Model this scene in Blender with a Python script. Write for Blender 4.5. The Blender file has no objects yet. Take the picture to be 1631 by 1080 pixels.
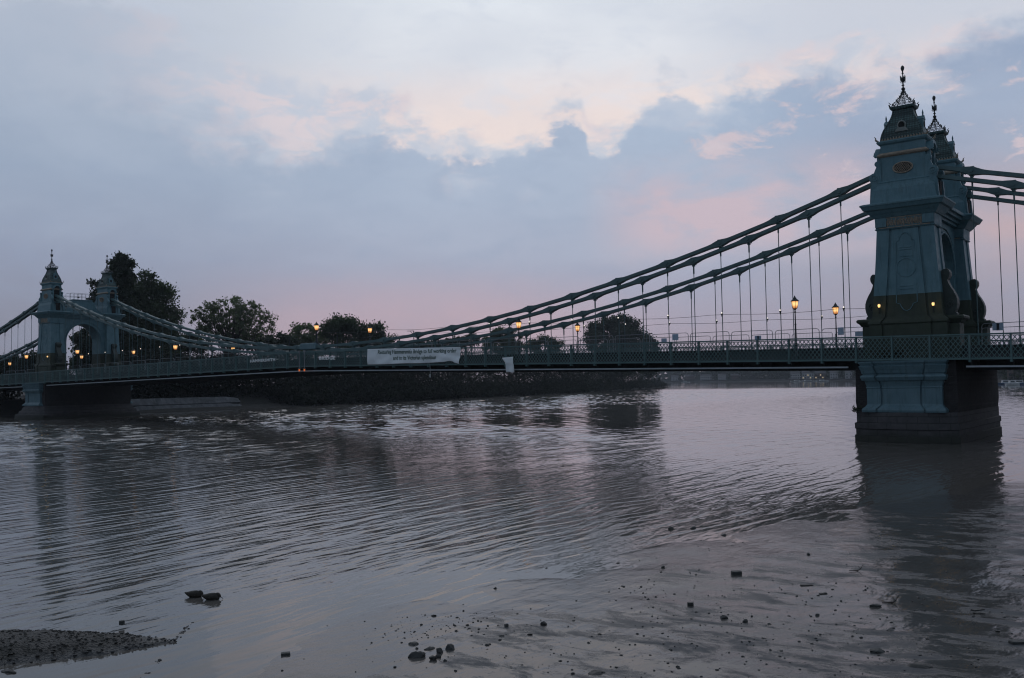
import bpy, bmesh, math, random
import numpy as np
from mathutils import Vector, Matrix
from mathutils import noise as mnoise
C = bpy.context.scene.collection
PI = math.pi
rnd = random.Random(7)
# ------------------------------------------------------------------ camera
CF, YAW, PITCH, ROLL = 1445.84, 0.66251, 0.04768, -0.01615
CAM = np.array([77.314, -69.077, 4.3025])
_fw = np.array([-math.sin(YAW)*math.cos(PITCH), math.cos(YAW)*math.cos(PITCH), math.sin(PITCH)])
_r = np.array([math.cos(YAW), math.sin(YAW), 0.0]); _u = np.cross(_r, _fw)
RX = _r*math.cos(ROLL)+_u*math.sin(ROLL); UX = -_r*math.sin(ROLL)+_u*math.cos(ROLL)
cam = bpy.data.cameras.new('camera'); cam.lens = CF/1631*36; cam.sensor_width = 36
cam.clip_start = 0.2; cam.clip_end = 9000
co = bpy.data.objects.new('camera', cam); C.objects.link(co)
co.matrix_world = Matrix([[RX[0], UX[0], -_fw[0], CAM[0]], [RX[1], UX[1], -_fw[1], CAM[1]], [RX[2], UX[2], -_fw[2], CAM[2]], [0, 0, 0, 1]])
bpy.context.scene.camera = co
def ray(x, y): return _fw+RX*(x-815.5)/CF+UX*(540-y)/CF
def gz(x, y, z=0.0):
    d = ray(x, y); return CAM+d*(z-CAM[2])/d[2]
def gd(x, D, y=600):           # ground point at a compass bearing and a distance
    d = ray(x, y); h = math.hypot(d[0], d[1]); return CAM[0]+d[0]/h*D, CAM[1]+d[1]/h*D
def hz(x, y, D):               # height of a sight line at a distance
    d = ray(x, y); return CAM[2]+d[2]/math.hypot(d[0], d[1])*D
# ------------------------------------------------------------------ world (dusk sky)
def lin(c): return tuple(((v/255)/12.92 if v <= 10 else (((v/255)+.055)/1.055)**2.4) for v in c)+(1,)
SC = bpy.context.scene
SC.view_settings.view_transform = 'Standard'; SC.view_settings.look = 'None'
SC.cycles.filter_width = 1.15; SC.cycles.use_denoising = True; SC.cycles.sample_clamp_indirect = 3
SC.view_settings.exposure = 0; SC.view_settings.gamma = 1; SC.view_settings.use_curve_mapping = False
W = bpy.data.worlds.new('World'); SC.world = W; W.use_nodes = True
nt = W.node_tree; nt.nodes.clear()
class NB:
    def __init__(s, nt): s.nt = nt
    def n(s, t, **k):
        o = s.nt.nodes.new(t)
        for a, b in k.items(): setattr(o, a, b)
        return o
    def put(s, inp, v):
        if isinstance(v, bpy.types.NodeSocket): s.nt.links.new(v, inp)
        else: inp.default_value = v
    def m(s, op, a, b=0.0, c=0.0, clamp=False):
        o = s.n('ShaderNodeMath', operation=op, use_clamp=clamp)
        for i, v in enumerate((a, b, c)): s.put(o.inputs[i], v)
        return o.outputs[0]
    def mix(s, f, a, b, mode='MIX'):
        o = s.n('ShaderNodeMix', data_type='RGBA', blend_type=mode)
        s.put(o.inputs[0], f); s.put(o.inputs[6], a); s.put(o.inputs[7], b)
        return o.outputs[2]
    def ss(s, v, a, b, lo=0.0, hi=1.0):
        o = s.n('ShaderNodeMapRange', interpolation_type='SMOOTHSTEP')
        for i, x in enumerate((v, a, b, lo, hi)): s.put(o.inputs[i], x)
        return o.outputs[0]
    def mr(s, v, a, b, lo=0.0, hi=1.0):
        o = s.n('ShaderNodeMapRange')
        for i, x in enumerate((v, a, b, lo, hi)): s.put(o.inputs[i], x)
        return o.outputs[0]
    def noise(s, vec, scale, detail=3, rough=.5, dist=0.0, lac=2.0):
        o = s.n('ShaderNodeTexNoise')
        s.put(o.inputs['Vector'], vec); o.inputs['Scale'].default_value = scale; o.inputs['Detail'].default_value = detail
        o.inputs['Roughness'].default_value = rough; o.inputs['Distortion'].default_value = dist; o.inputs['Lacunarity'].default_value = lac
        return o.outputs[0]
    def ramp(s, v, pts, interp='LINEAR'):
        o = s.n('ShaderNodeValToRGB'); o.color_ramp.interpolation = interp
        e = o.color_ramp.elements
        e[0].position, e[0].color = pts[0]; e[1].position, e[1].color = pts[-1]
        for p, c in pts[1:-1]:
            q = e.new(p); q.color = c
        s.put(o.inputs[0], v); return o.outputs[0]
    def scale(s, vec, xyz, loc=(0, 0, 0), rot=(0, 0, 0)):
        o = s.n('ShaderNodeMapping'); s.put(o.inputs[0], vec); o.inputs[1].default_value = loc; o.inputs[2].default_value = rot; o.inputs[3].default_value = xyz
        return o.outputs[0]
b = NB(nt)
tc = b.n('ShaderNodeTexCoord').outputs['Generated']
sp = b.n('ShaderNodeSeparateXYZ'); b.put(sp.inputs[0], tc)
az = b.m('MULTIPLY', b.m('ARCTAN2', sp.outputs[0], sp.outputs[1]), 180/PI)
el = b.m('MULTIPLY', b.m('ARCSINE', sp.outputs[2]), 180/PI)
# upper edge of the cloud bank, elevation against compass bearing
EDGE = [(-110, 19), (-67.6, 18.6), (-61, 17.3), (-56, 15.9), (-51, 14.4), (-46, 15.0), (-41, 14.0), (-37, 14.3), (-35, 15.4), (-33.75, 16.2), (-32.9, 14.9), (-32, 14.2), (-30.3, 15.3), (-28.8, 16.7), (-27.8, 17.5), (-26.4, 16.8), (-25.2, 16.0), (-23, 16.9), (-19, 17.6), (-14, 17.0), (-12, 17.9), (-8, 18.4), (20, 20)]
fc = b.n('ShaderNodeFloatCurve'); cv = fc.mapping.curves[0]
for i, (a, e) in enumerate(EDGE):
    x, y = (a+110)/130, e/30
    if i < 2: cv.points[i].location = (x, y)
    else: cv.points.new(x, y)
cv.points[0].location = (0, 19/30)
fc.mapping.update(); fc.inputs[0].default_value = 1
b.put(fc.inputs[1], b.mr(az, -110, 20))
edge = b.m('MULTIPLY', fc.outputs[0], 30)
vs = b.scale(tc, (1, 1, 1.7))
n1 = b.noise(vs, 15, 9, .60, .25); n1b = b.noise(b.scale(tc, (1, 1, 1.5), (2, 4, 6)), 46, 6, .6, .2)
n2 = b.noise(b.scale(tc, (1, 1, 2.2), (3, 1, 2)), 8, 9, .60, .3); n3 = b.noise(b.scale(tc, (1, 1, 3.0), (7, 5, 1)), 4.0, 8, .55, .3)
n4 = b.noise(b.scale(tc, (1, 1, 2.4), (1, 8, 3)), 16, 8, .62, .4)
over = b.m('ADD', b.m('ADD', b.m('SUBTRACT', el, edge), b.m('MULTIPLY', b.m('SUBTRACT', n1, .5), 4.2)), b.m('MULTIPLY', b.m('SUBTRACT', n1b, .5), 2.0))
softw = b.mr(az, -62, -44, 3.6, .55)
softw = b.m('ADD', softw, b.mr(az, -24, -16, 0, .9))
cm = b.ss(over, b.m('MULTIPLY', softw, -1), softw)                                   # 0 in the cloud bank, 1 above it
lowc = b.ramp(b.m('DIVIDE', el, 30), [(0.0, lin((172, 158, 168))), (.10, lin((172, 163, 178))), (.16, lin((170, 168, 186))), (.25, lin((168, 174, 194))), (.38, lin((170, 183, 204))), (.55, lin((172, 188, 210))), (1, lin((178, 195, 216)))])
lowl = b.ramp(b.m('DIVIDE', el, 30), [(0.0, lin((143, 142, 158))), (.12, lin((143, 145, 162))), (.25, lin((148, 157, 179))), (.42, lin((153, 168, 190))), (.55, lin((160, 174, 194))), (1, lin((170, 186, 206)))])
lowr = b.ramp(b.m('DIVIDE', el, 30), [(0.0, lin((160, 154, 168))), (.15, lin((163, 160, 176))), (.3, lin((168, 168, 184))), (.5, lin((156, 171, 196))), (1, lin((152, 170, 197)))])
low = b.mix(b.ss(az, -66, -40), lowl, lowc)
low = b.mix(b.ss(az, -27, -14), low, lowr)
low = b.mix(b.m('MULTIPLY', b.mr(n3, .4, .7, 0, .4), b.ss(el, 5, 9)), low, lin((184, 195, 213)))
low = b.mix(b.mr(n4, .48, .72, 0, .3), low, lin((150, 165, 190)))
# rosy patches low in the right-hand half and the glow along the horizon
pw = b.m('MULTIPLY', b.m('MULTIPLY', b.ss(az, -34, -28), b.ss(az, -8, -17)), b.m('MULTIPLY', b.ss(el, 6, 9.5), b.ss(el, 14.5, 11)))
low = b.mix(b.m('MULTIPLY', pw, b.mr(n2, .40, .58, .05, .85)), low, lin((206, 187, 196)))
pk = b.m('MULTIPLY', b.ss(n4, .53, .66), b.m('MULTIPLY', b.ss(az, -30, -25), b.m('MULTIPLY', b.ss(el, 9, 12), b.ss(el, 19.5, 17))))
low = b.mix(b.m('MULTIPLY', pk, .8), low, lin((214, 198, 204)))
g1 = b.m('MULTIPLY', b.m('MULTIPLY', b.ss(az, -60, -50), b.ss(az, -26, -38)), b.m('MULTIPLY', b.ss(el, 1.2, 3.0), b.ss(el, 8, 3.8)))
low = b.mix(b.m('MULTIPLY', g1, b.mr(n2, .3, .6, .35, .65)), low, lin((200, 174, 183)))
g2 = b.m('MULTIPLY', b.m('MULTIPLY', b.ss(az, -16, -9), b.ss(az, 20, 0)), b.m('MULTIPLY', b.ss(el, 4, 8), b.ss(el, 13, 9.5)))
low = b.mix(b.m('MULTIPLY', g2, b.mr(n2, .35, .6, .4, .85)), low, lin((199, 174, 178)))
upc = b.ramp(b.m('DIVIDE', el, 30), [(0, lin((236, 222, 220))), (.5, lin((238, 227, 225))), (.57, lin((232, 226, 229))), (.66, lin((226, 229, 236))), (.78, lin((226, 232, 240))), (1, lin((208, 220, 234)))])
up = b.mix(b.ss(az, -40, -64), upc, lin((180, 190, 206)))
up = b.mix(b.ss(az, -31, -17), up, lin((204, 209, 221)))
up = b.mix(b.m('MULTIPLY', b.ss(el, 21, 31), .8), up, lin((226, 232, 241)))  # unseen sky above the view, made brighter to lift the water's reflections
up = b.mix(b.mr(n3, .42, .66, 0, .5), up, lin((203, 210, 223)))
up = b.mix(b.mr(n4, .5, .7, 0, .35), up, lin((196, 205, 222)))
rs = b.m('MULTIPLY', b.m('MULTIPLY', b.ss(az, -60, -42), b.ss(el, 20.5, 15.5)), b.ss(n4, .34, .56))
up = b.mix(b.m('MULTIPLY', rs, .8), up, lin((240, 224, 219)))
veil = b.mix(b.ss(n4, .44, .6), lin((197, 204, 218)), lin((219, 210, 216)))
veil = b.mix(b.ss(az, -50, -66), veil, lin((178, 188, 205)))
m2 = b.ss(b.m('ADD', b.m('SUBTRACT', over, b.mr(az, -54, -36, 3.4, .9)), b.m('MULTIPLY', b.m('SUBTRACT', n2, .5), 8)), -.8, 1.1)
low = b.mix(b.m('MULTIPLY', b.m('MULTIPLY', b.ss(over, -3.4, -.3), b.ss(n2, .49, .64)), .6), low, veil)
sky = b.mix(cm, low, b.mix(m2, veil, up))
# thin bright rim on the cloud edge
rim = b.m('MULTIPLY', b.m('MULTIPLY', b.ss(over, -.35, .35), b.ss(over, 1.6, .4)), b.m('MULTIPLY', b.ss(az, -54, -44), b.ss(az, -8, -26)))
sky = b.mix(b.m('MULTIPLY', rim, b.mr(n4, .40, .60, 0, .5)), sky, lin((244, 228, 221)))
# the sky away from the sunset
ns = b.n('ShaderNodeTexSky', sky_type='NISHITA', sun_disc=False, sun_elevation=math.radians(2), sun_rotation=math.radians(-36), altitude=0, air_density=1, dust_density=2.5, ozone_density=3)
nis = b.mix(1.0, ns.outputs[0], (.09, .09, .09, 1), 'MULTIPLY')
high = b.mix(.35, b.mix(b.mr(n3, .3, .7), (.20, .27, .37, 1), (.35, .42, .52, 1)), nis)
vd = b.m('ADD', b.m('MULTIPLY', sp.outputs[0], -math.sin(YAW)), b.m('MULTIPLY', sp.outputs[1], math.cos(YAW)))
hor = b.m('DIVIDE', vd, b.m('MAXIMUM', b.m('SQRT', b.m('SUBTRACT', 1.0001, b.m('MULTIPLY', sp.outputs[2], sp.outputs[2]))), .02))
away = b.m('MAXIMUM', b.ss(hor, .72, .1), b.ss(el, 32, 62))
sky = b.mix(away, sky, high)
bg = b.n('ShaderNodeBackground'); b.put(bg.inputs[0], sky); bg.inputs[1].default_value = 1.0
wo = b.n('ShaderNodeOutputWorld'); nt.links.new(bg.outputs[0], wo.inputs[0])
sun = bpy.data.lights.new('sun', 'SUN'); sun.energy = .03; sun.angle = math.radians(40); sun.color = (1, .82, .72)
so = bpy.data.objects.new('sun', sun); C.objects.link(so)
sd = Vector((-math.sin(math.radians(36))*math.cos(math.radians(12)), math.cos(math.radians(36))*math.cos(math.radians(12)), math.sin(math.radians(12))))
so.rotation_euler = sd.to_track_quat('Z', 'Y').to_euler()
# ------------------------------------------------------------------ materials
def mat(name, fn):
    m = bpy.data.materials.new(name); m.use_nodes = True
    m.node_tree.nodes.clear(); q = NB(m.node_tree)
    out = q.n('ShaderNodeOutputMaterial'); p = q.n('ShaderNodeBsdfPrincipled')
    m.node_tree.links.new(p.outputs[0], out.inputs[0])
    fn(q, p); return m
def bump(q, p, h, dist=1.0, strength=1.0):
    o = q.n('ShaderNodeBump'); o.inputs['Strength'].default_value = strength; o.inputs['Distance'].default_value = dist
    q.put(o.inputs['Height'], h); q.put(p.inputs['Normal'], o.outputs[0]); return o
def OC(q): return q.n('ShaderNodeTexCoord').outputs['Object']
def GP(q): return q.n('ShaderNodeNewGeometry').outputs['Position']
def simple(name, c1, c2, scale=2.0, rough=.6, bumps=.004, bscale=30, streak=False, metal=0.0, world=False):
    def f(q, p):
        v = GP(q) if world else OC(q)
        n = q.noise(v, scale, 5, .6)
        n = q.mr(n, .3, .7)
        col = q.mix(n, c1+(1,), c2+(1,))
        if streak:                                   # rain streaks and grime on the paint
            s = q.noise(q.scale(v, (3.5, 3.5, .35)), 1.6, 4, .65)
            col = q.mix(q.mr(s, .5, .75, 0, .55), col, (c1[0]*.45, c1[1]*.42, c1[2]*.38, 1))
            s2 = q.noise(q.scale(v, (6, 6, .8), (5, 3, 1)), 2.2, 3, .6)
            col = q.mix(q.mr(s2, .58, .75, 0, .3), col, (c2[0]*1.6, c2[1]*1.45, c2[2]*1.35, 1))
        q.put(p.inputs['Base Color'], col)
        q.put(p.inputs['Roughness'], q.mr(q.noise(v, scale*3, 3), .3, .7, rough-.1, min(1, rough+.15)))
        p.inputs['Metallic'].default_value = metal
        bump(q, p, q.noise(v, bscale, 4, .6), bumps)
    return mat(name, f)
M = {}
M['paint'] = simple('bridge_green_paint', (.078, .170, .205), (.118, .225, .26), 1.2, .5, .006, 9, True)
M['paint_base'] = simple('base_blue_green_paint', (.082, .155, .185), (.118, .20, .232), 1.0, .5, .006, 8, True)
M['olive'] = simple('olive_repaint', (.024, .036, .022), (.038, .050, .030), 1.0, .6, .004, 14, True)
M['rail'] = simple('rail_green_paint', (.070, .135, .135), (.105, .18, .18), 1.5, .45, .003, 25, world=True)
M['chain'] = simple('chain_green_paint', (.062, .118, .122), (.095, .16, .165), 1.0, .45, .005, 14, world=True)
M['iron'] = simple('dark_iron', (.02, .026, .03), (.035, .04, .042), 3, .5, .002, 40)
M['gilt'] = simple('faded_gilding', (.21, .165, .125), (.40, .32, .24), 6, .5, .01, 12)
M['oculusrim'] = simple('weathered_rim_paint', (.16, .19, .18), (.26, .26, .24), 5, .5, .006, 14)
M['dark'] = simple('dark_void', (.006, .006, .007), (.01, .01, .01), 2, .9)  # for solid plates: the shade inside openings is put into this near-black colour
M['deckdark'] = simple('under_deck_steel', (.012, .015, .014), (.022, .026, .024), 1, .7, .004, 10)
M['asphalt'] = simple('deck_asphalt', (.045, .045, .047), (.06, .06, .06), 4, .85, .004, 60)
M['strip'] = simple('pale_pipe_paint', (.42, .46, .5), (.55, .58, .6), 1.5, .4, .002, 20)
M['galv'] = simple('galvanised_steel', (.22, .23, .25), (.34, .35, .36), 5, .4, .001, 60, metal=.6)
M['signs'] = simple('blue_white_sign', (.36, .45, .58), (.46, .54, .66), 2, .6)
M['letters'] = simple('white_letters', (.85, .86, .86), (.92, .92, .9), 4, .5)
M['inkgreen'] = simple('dark_green_ink', (.018, .065, .04), (.03, .085, .055), 4, .7)
M['cloth'] = simple('white_banner_cloth', (.86, .89, .91), (.92, .93, .94), 3, .8, .004, 12)
M['rope'] = simple('rope', (.35, .34, .3), (.45, .43, .4), 8, .9)
M['bark'] = simple('bark', (.035, .028, .022), (.06, .05, .04), 3, .9, .01, 8)
M['brick'] = simple('old_brick', (.035, .022, .018), (.055, .034, .027), 4, .85, .004, 30)
M['feather'] = simple('brown_feathers', (.02, .016, .012), (.05, .04, .03), 25, .7, .004, 90)
M['boat_blue'] = simple('blue_boat_paint', (.05, .10, .2), (.08, .14, .25), 2, .4)
M['boat_white'] = simple('white_boat_paint', (.5, .5, .5), (.65, .65, .64), 2, .4)
M['roof'] = simple('slate_roof', (.06, .06, .065), (.1, .09, .09), 2, .7)
M['render_pale'] = simple('pale_render', (.30, .30, .31), (.40, .39, .39), .6, .8)
M['render_brick'] = simple('brown_brick_front', (.10, .07, .06), (.14, .1, .08), .8, .85)
M['window'] = simple('window_glass', (.02, .024, .03), (.04, .045, .05), 1, .15)
M['slab'] = simple('concrete_slab', (.045, .048, .05), (.125, .13, .14), .9, .8, .05, 3)
def fstone(q, p):
    v = OC(q)
    br = q.n('ShaderNodeTexBrick'); q.put(br.inputs['Vector'], q.scale(v, (1, 1, 1), rot=(PI/2, 0, 0)))
    br.inputs['Scale'].default_value = 1.0; br.inputs['Brick Width'].default_value = 1.25; br.inputs['Row Height'].default_value = .42; br.inputs['Mortar Size'].default_value = .018
    n = q.noise(v, 1.3, 6, .65)
    col = q.mix(q.mr(n, .3, .7), (.040, .037, .040, 1), (.085, .078, .08, 1))
    geo = q.n('ShaderNodeSeparateXYZ'); q.put(geo.inputs[0], GP(q))
    alg = q.m('MULTIPLY', q.ss(q.m('ADD', geo.outputs[2], q.m('MULTIPLY', n, .6)), 1.2, .5), .8)
    col = q.mix(alg, col, (.022, .024, .014, 1))
    col = q.mix(q.m('MULTIPLY', br.outputs['Fac'], .7), col, (.012, .012, .011, 1))
    q.put(p.inputs['Base Color'], col); p.inputs['Roughness'].default_value = .75
    bump(q, p, q.m('SUBTRACT', q.m('MULTIPLY', q.noise(v, 6, 5, .65), .03), q.m('MULTIPLY', br.outputs['Fac'], .03)), 1.0)
M['stone'] = mat('pier_granite', fstone)
def fbk(q, p):
    v = OC(q)
    br = q.n('ShaderNodeTexBrick'); q.put(br.inputs['Vector'], q.scale(v, (1, 1, 1), rot=(PI/2, 0, 0)))
    br.inputs['Scale'].default_value = 1.0; br.inputs['Brick Width'].default_value = .45; br.inputs['Row Height'].default_value = .15; br.inputs['Mortar Size'].default_value = .012
    n = q.noise(v, 2.0, 6, .65)
    q.put(p.inputs['Base Color'], q.mix(q.m('MULTIPLY', br.outputs['Fac'], .5), q.mix(q.mr(n, .3, .7), (.016, .014, .015, 1), (.04, .034, .034, 1)), (.05, .047, .045, 1)))
    p.inputs['Roughness'].default_value = .85
    bump(q, p, q.m('SUBTRACT', q.m('MULTIPLY', q.noise(v, 5, 6, .7), .05), q.m('MULTIPLY', br.outputs['Fac'], .012)), 1.0)
M['pierbrick'] = mat('pier_brick', fbk)
def fglow(col, s):
    def f(q, p):
        p.inputs['Base Color'].default_value = (.5, .4, .25, 1)
        z = q.n('ShaderNodeSeparateXYZ'); q.put(z.inputs[0], q.n('ShaderNodeTexCoord').outputs['Generated'])
        # brighter in the middle, where the burner sits inside the glass
        k = q.m('MULTIPLY', q.ss(z.outputs[2], -.1, .62), q.ss(z.outputs[2], 1.25, .7))
        q.put(p.inputs['Emission Color'], q.mix(k, (1, .28, .04, 1), col+(1,)))
        q.put(p.inputs['Emission Strength'], q.m('MULTIPLY', q.m('ADD', k, .25), s))
    return f
M['glow'] = mat('lamp_glass', fglow((1, .58, .22), 1.1))
def femit(name, col, s):
    def f(q, p):
        p.inputs['Base Color'].default_value = col+(1,); p.inputs['Emission Color'].default_value = col+(1,); p.inputs['Emission Strength'].default_value = s
    return mat(name, f)
M['bulb'] = femit('warm_bulb', (1, .68, .30), .75)
M['led'] = femit('white_led', (1, .9, .78), 1.1)
M['red'] = femit('orange_marker_light', (1, .22, .05), .45)
M['litwin'] = femit('lit_window', (1, .75, .4), .35)
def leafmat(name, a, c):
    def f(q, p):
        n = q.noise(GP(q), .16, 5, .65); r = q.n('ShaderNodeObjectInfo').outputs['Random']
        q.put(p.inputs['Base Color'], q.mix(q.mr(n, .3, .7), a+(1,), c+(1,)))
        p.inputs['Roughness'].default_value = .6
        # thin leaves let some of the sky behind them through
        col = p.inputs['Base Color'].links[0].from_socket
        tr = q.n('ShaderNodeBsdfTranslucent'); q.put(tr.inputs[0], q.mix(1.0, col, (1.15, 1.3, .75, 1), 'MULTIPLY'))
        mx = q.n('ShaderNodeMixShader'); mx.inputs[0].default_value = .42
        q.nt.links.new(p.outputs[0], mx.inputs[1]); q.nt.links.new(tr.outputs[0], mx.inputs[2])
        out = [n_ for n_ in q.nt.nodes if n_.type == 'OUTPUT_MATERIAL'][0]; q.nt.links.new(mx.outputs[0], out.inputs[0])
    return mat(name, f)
M['leaf'] = leafmat('mid_green_leaves', (.034, .052, .030), (.080, .105, .058))
M['leaf_dark'] = leafmat('dark_green_leaves', (.018, .030, .019), (.042, .060, .034))
M['leaf_olive'] = leafmat('olive_leaves', (.085, .105, .060), (.16, .19, .105))
M['redleaf'] = leafmat('reddish_leaves', (.05, .02, .018), (.03, .035, .018))
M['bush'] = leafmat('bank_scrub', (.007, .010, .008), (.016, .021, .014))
M['ground'] = simple('bank_earth', (.009, .009, .008), (.020, .018, .015), .4, .9, .05, 2, world=True)
def fwater(q, p):
    v = GP(q)
    xyz = q.n('ShaderNodeSeparateXYZ'); q.put(xyz.inputs[0], v)
    X, Y = xyz.outputs[0], xyz.outputs[1]
    rot = (0, 0, math.radians(4))
    def train(deg, lam, seed, amp, nsc, nam):          # a train of small steep-fronted waves whose crests run along deg
        a = math.radians(deg-90); k = 2*PI/lam
        ph = q.m('ADD', q.m('MULTIPLY', X, math.cos(a)*k), q.m('MULTIPLY', Y, math.sin(a)*k))
        ph = q.m('ADD', ph, q.m('MULTIPLY', q.noise(q.scale(v, (1, .45, 1), (seed, seed*.7, 0)), nsc, 3, .55), nam))
        st = q.m('SINE', q.m('ADD', ph, q.m('MULTIPLY', q.m('SINE', ph), -.78)))
        en = q.mr(q.noise(q.scale(v, (1, .5, 1), (seed*3, 1, seed)), .55, 4, .6), .40, .60, .05, 1.35)
        return q.m('MULTIPLY', q.m('MULTIPLY', st, en), amp)
    mid = q.noise(q.scale(v, (1.0, .26, 1), (4, 2, 0), rot), 2.6, 4, .58)
    fine = q.noise(q.scale(v, (1, .4, 1), (1, 7, 0), (0, 0, .25)), 7.0, 3, .6)
    lane = q.noise(q.scale(v, (1, .35, 1), (2, 1, 0), rot), .045, 4, .6, .4)
    lane2 = q.noise(q.scale(v, (1, .6, 1), (9, 4, 0)), .018, 3, .5)
    k = q.m('MULTIPLY', q.mr(lane, .36, .62, .55, 1.15), q.mr(lane2, .38, .6, .8, 1.15))
    k = q.m('MULTIPLY', k, q.ss(Y, 10, 260, 1, .75))            # the reach upstream of the bridge lies calmer
    k = q.m('MULTIPLY', k, q.m('SUBTRACT', 1, q.m('MULTIPLY', q.m('MULTIPLY', q.ss(X, -30, 15), q.ss(Y, -12, 8)), .72)))   # slack water behind the pier
    d = q.m('SUBTRACT', q.m('ADD', q.m('MULTIPLY', Y, .25), 78.2), X)     # metres off the shore line
    shel = q.ss(d, -1, 5, .38, 1)
    t1 = train(96, 1.02, 3.1, .0098, .22, 19); t2 = train(83, .62, 7.7, .0062, .32, 16); t3 = train(109, 1.5, 5.3, .0098, .15, 14)
    near = q.ss(Y, 20, -15)                                    # the trains come from a passing wash on the near side
    t4 = train(101, .40, 9.1, .0036, .5, 14)
    tr = q.m('MULTIPLY', q.m('ADD', q.m('ADD', q.m('ADD', t1, t2), t3), t4), q.m('ADD', .15, q.m('MULTIPLY', near, .85)))
    h = q.m('ADD', tr, q.m('ADD', q.m('MULTIPLY', mid, .025), q.m('MULTIPLY', fine, q.ss(Y, -45, 0, .0042, .0080))))
    h = q.m('MULTIPLY', h, q.m('MULTIPLY', q.m('MULTIPLY', k, shel), .55))
    n = q.noise(v, .03, 3, .5)
    q.put(p.inputs['Base Color'], q.mix(n, (.108, .097, .086, 1), (.130, .118, .106, 1)))
    p.inputs['Roughness'].default_value = .04; p.inputs['IOR'].default_value = 1.333
    bump(q, p, h, 1.0)
M['water'] = mat('river_water', fwater)
def fmud(q, p):
    v = GP(q)
    vr = q.scale(v, (.62, 1.25, 1), rot=(0, 0, -YAW))
    a = q.noise(vr, 1.15, 7, .66, .4); c = q.noise(vr, 3.4, 6, .65, .2); f = q.noise(v, 26, 4, .6)
    zone = q.noise(v, .28, 3, .5)
    dry = q.ss(q.m('ADD', q.m('ADD', q.m('MULTIPLY', a, .6), q.m('MULTIPLY', c, .22)), q.m('MULTIPLY', zone, .25)), .535, .63)
    xyz = q.n('ShaderNodeSeparateXYZ'); q.put(xyz.inputs[0], v)
    hgt = xyz.outputs[2]
    dry = q.m('MULTIPLY', dry, q.ss(hgt, .012, .06))
    q.put(p.inputs['Base Color'], q.mix(dry, (.086, .079, .074, 1), (.058, .063, .071, 1)))
    q.put(p.inputs['Roughness'], q.m('ADD', q.mr(dry, 0, 1, .12, .55), q.mr(c, .3, .7, -.03, .05)))
    p.inputs['IOR'].default_value = 1.333; q.put(p.inputs['Specular IOR Level'], q.ss(hgt, 0, .07, .5, .44))
    h = q.m('ADD', q.m('MULTIPLY', q.noise(q.scale(v, (1, .4, 1), rot=(0, 0, .35)), 2.6, 3, .5), .022), q.m('MULTIPLY', dry, q.m('MULTIPLY', f, .012)))
    h = q.m('ADD', h, q.m('MULTIPLY', c, .004))
    bump(q, p, h, 1.0)
M['mud'] = mat('wet_mud', fmud)
def fgrav(q, p):
    v = GP(q)
    vo = q.n('ShaderNodeTexVoronoi'); q.put(vo.inputs['Vector'], v); vo.inputs['Scale'].default_value = 24
    z = q.n('ShaderNodeSeparateXYZ'); q.put(z.inputs[0], v)
    n = q.noise(q.scale(v, (.7, 1.2, 1), rot=(0, 0, -YAW)), 1.5, 6, .65); n2 = q.noise(v, 5, 4, .6)
    col = q.mix(q.mr(n2, .3, .7), (.034, .030, .026, 1), (.062, .056, .050, 1))
    col = q.mix(q.ss(n, .47, .60), col, (.011, .010, .006, 1))                   # weed-dark patches
    silt = q.m('MULTIPLY', q.ss(q.m('ADD', z.outputs[2], q.m('MULTIPLY', q.m('SUBTRACT', n2, .5), .10)), .10, .03), .8)
    col = q.mix(silt, col, (.034, .033, .034, 1))
    q.put(p.inputs['Base Color'], col)
    q.put(p.inputs['Roughness'], q.mr(silt, 0, 1, .65, .38))
    bump(q, p, q.m('MULTIPLY', q.m('MULTIPLY', vo.outputs['Distance'], q.mr(silt, 0, 1, 1, .15)), -.03), 1.0)
M['gravel'] = mat('wet_gravel', fgrav)
M['rock'] = simple('dark_wet_rock', (.014, .014, .013), (.04, .038, .035), 6, .5, .012, 14)
M['rock_mid'] = simple('grey_weathered_stone', (.035, .035, .033), (.085, .08, .072), 7, .6, .01, 16)
M['rock_pale'] = simple('pale_stone', (.08, .075, .07), (.14, .13, .12), 8, .6, .008, 20)
M['rockbrick'] = simple('worn_block', (.032, .034, .032), (.055, .056, .052), 6, .6, .01, 18)
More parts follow.
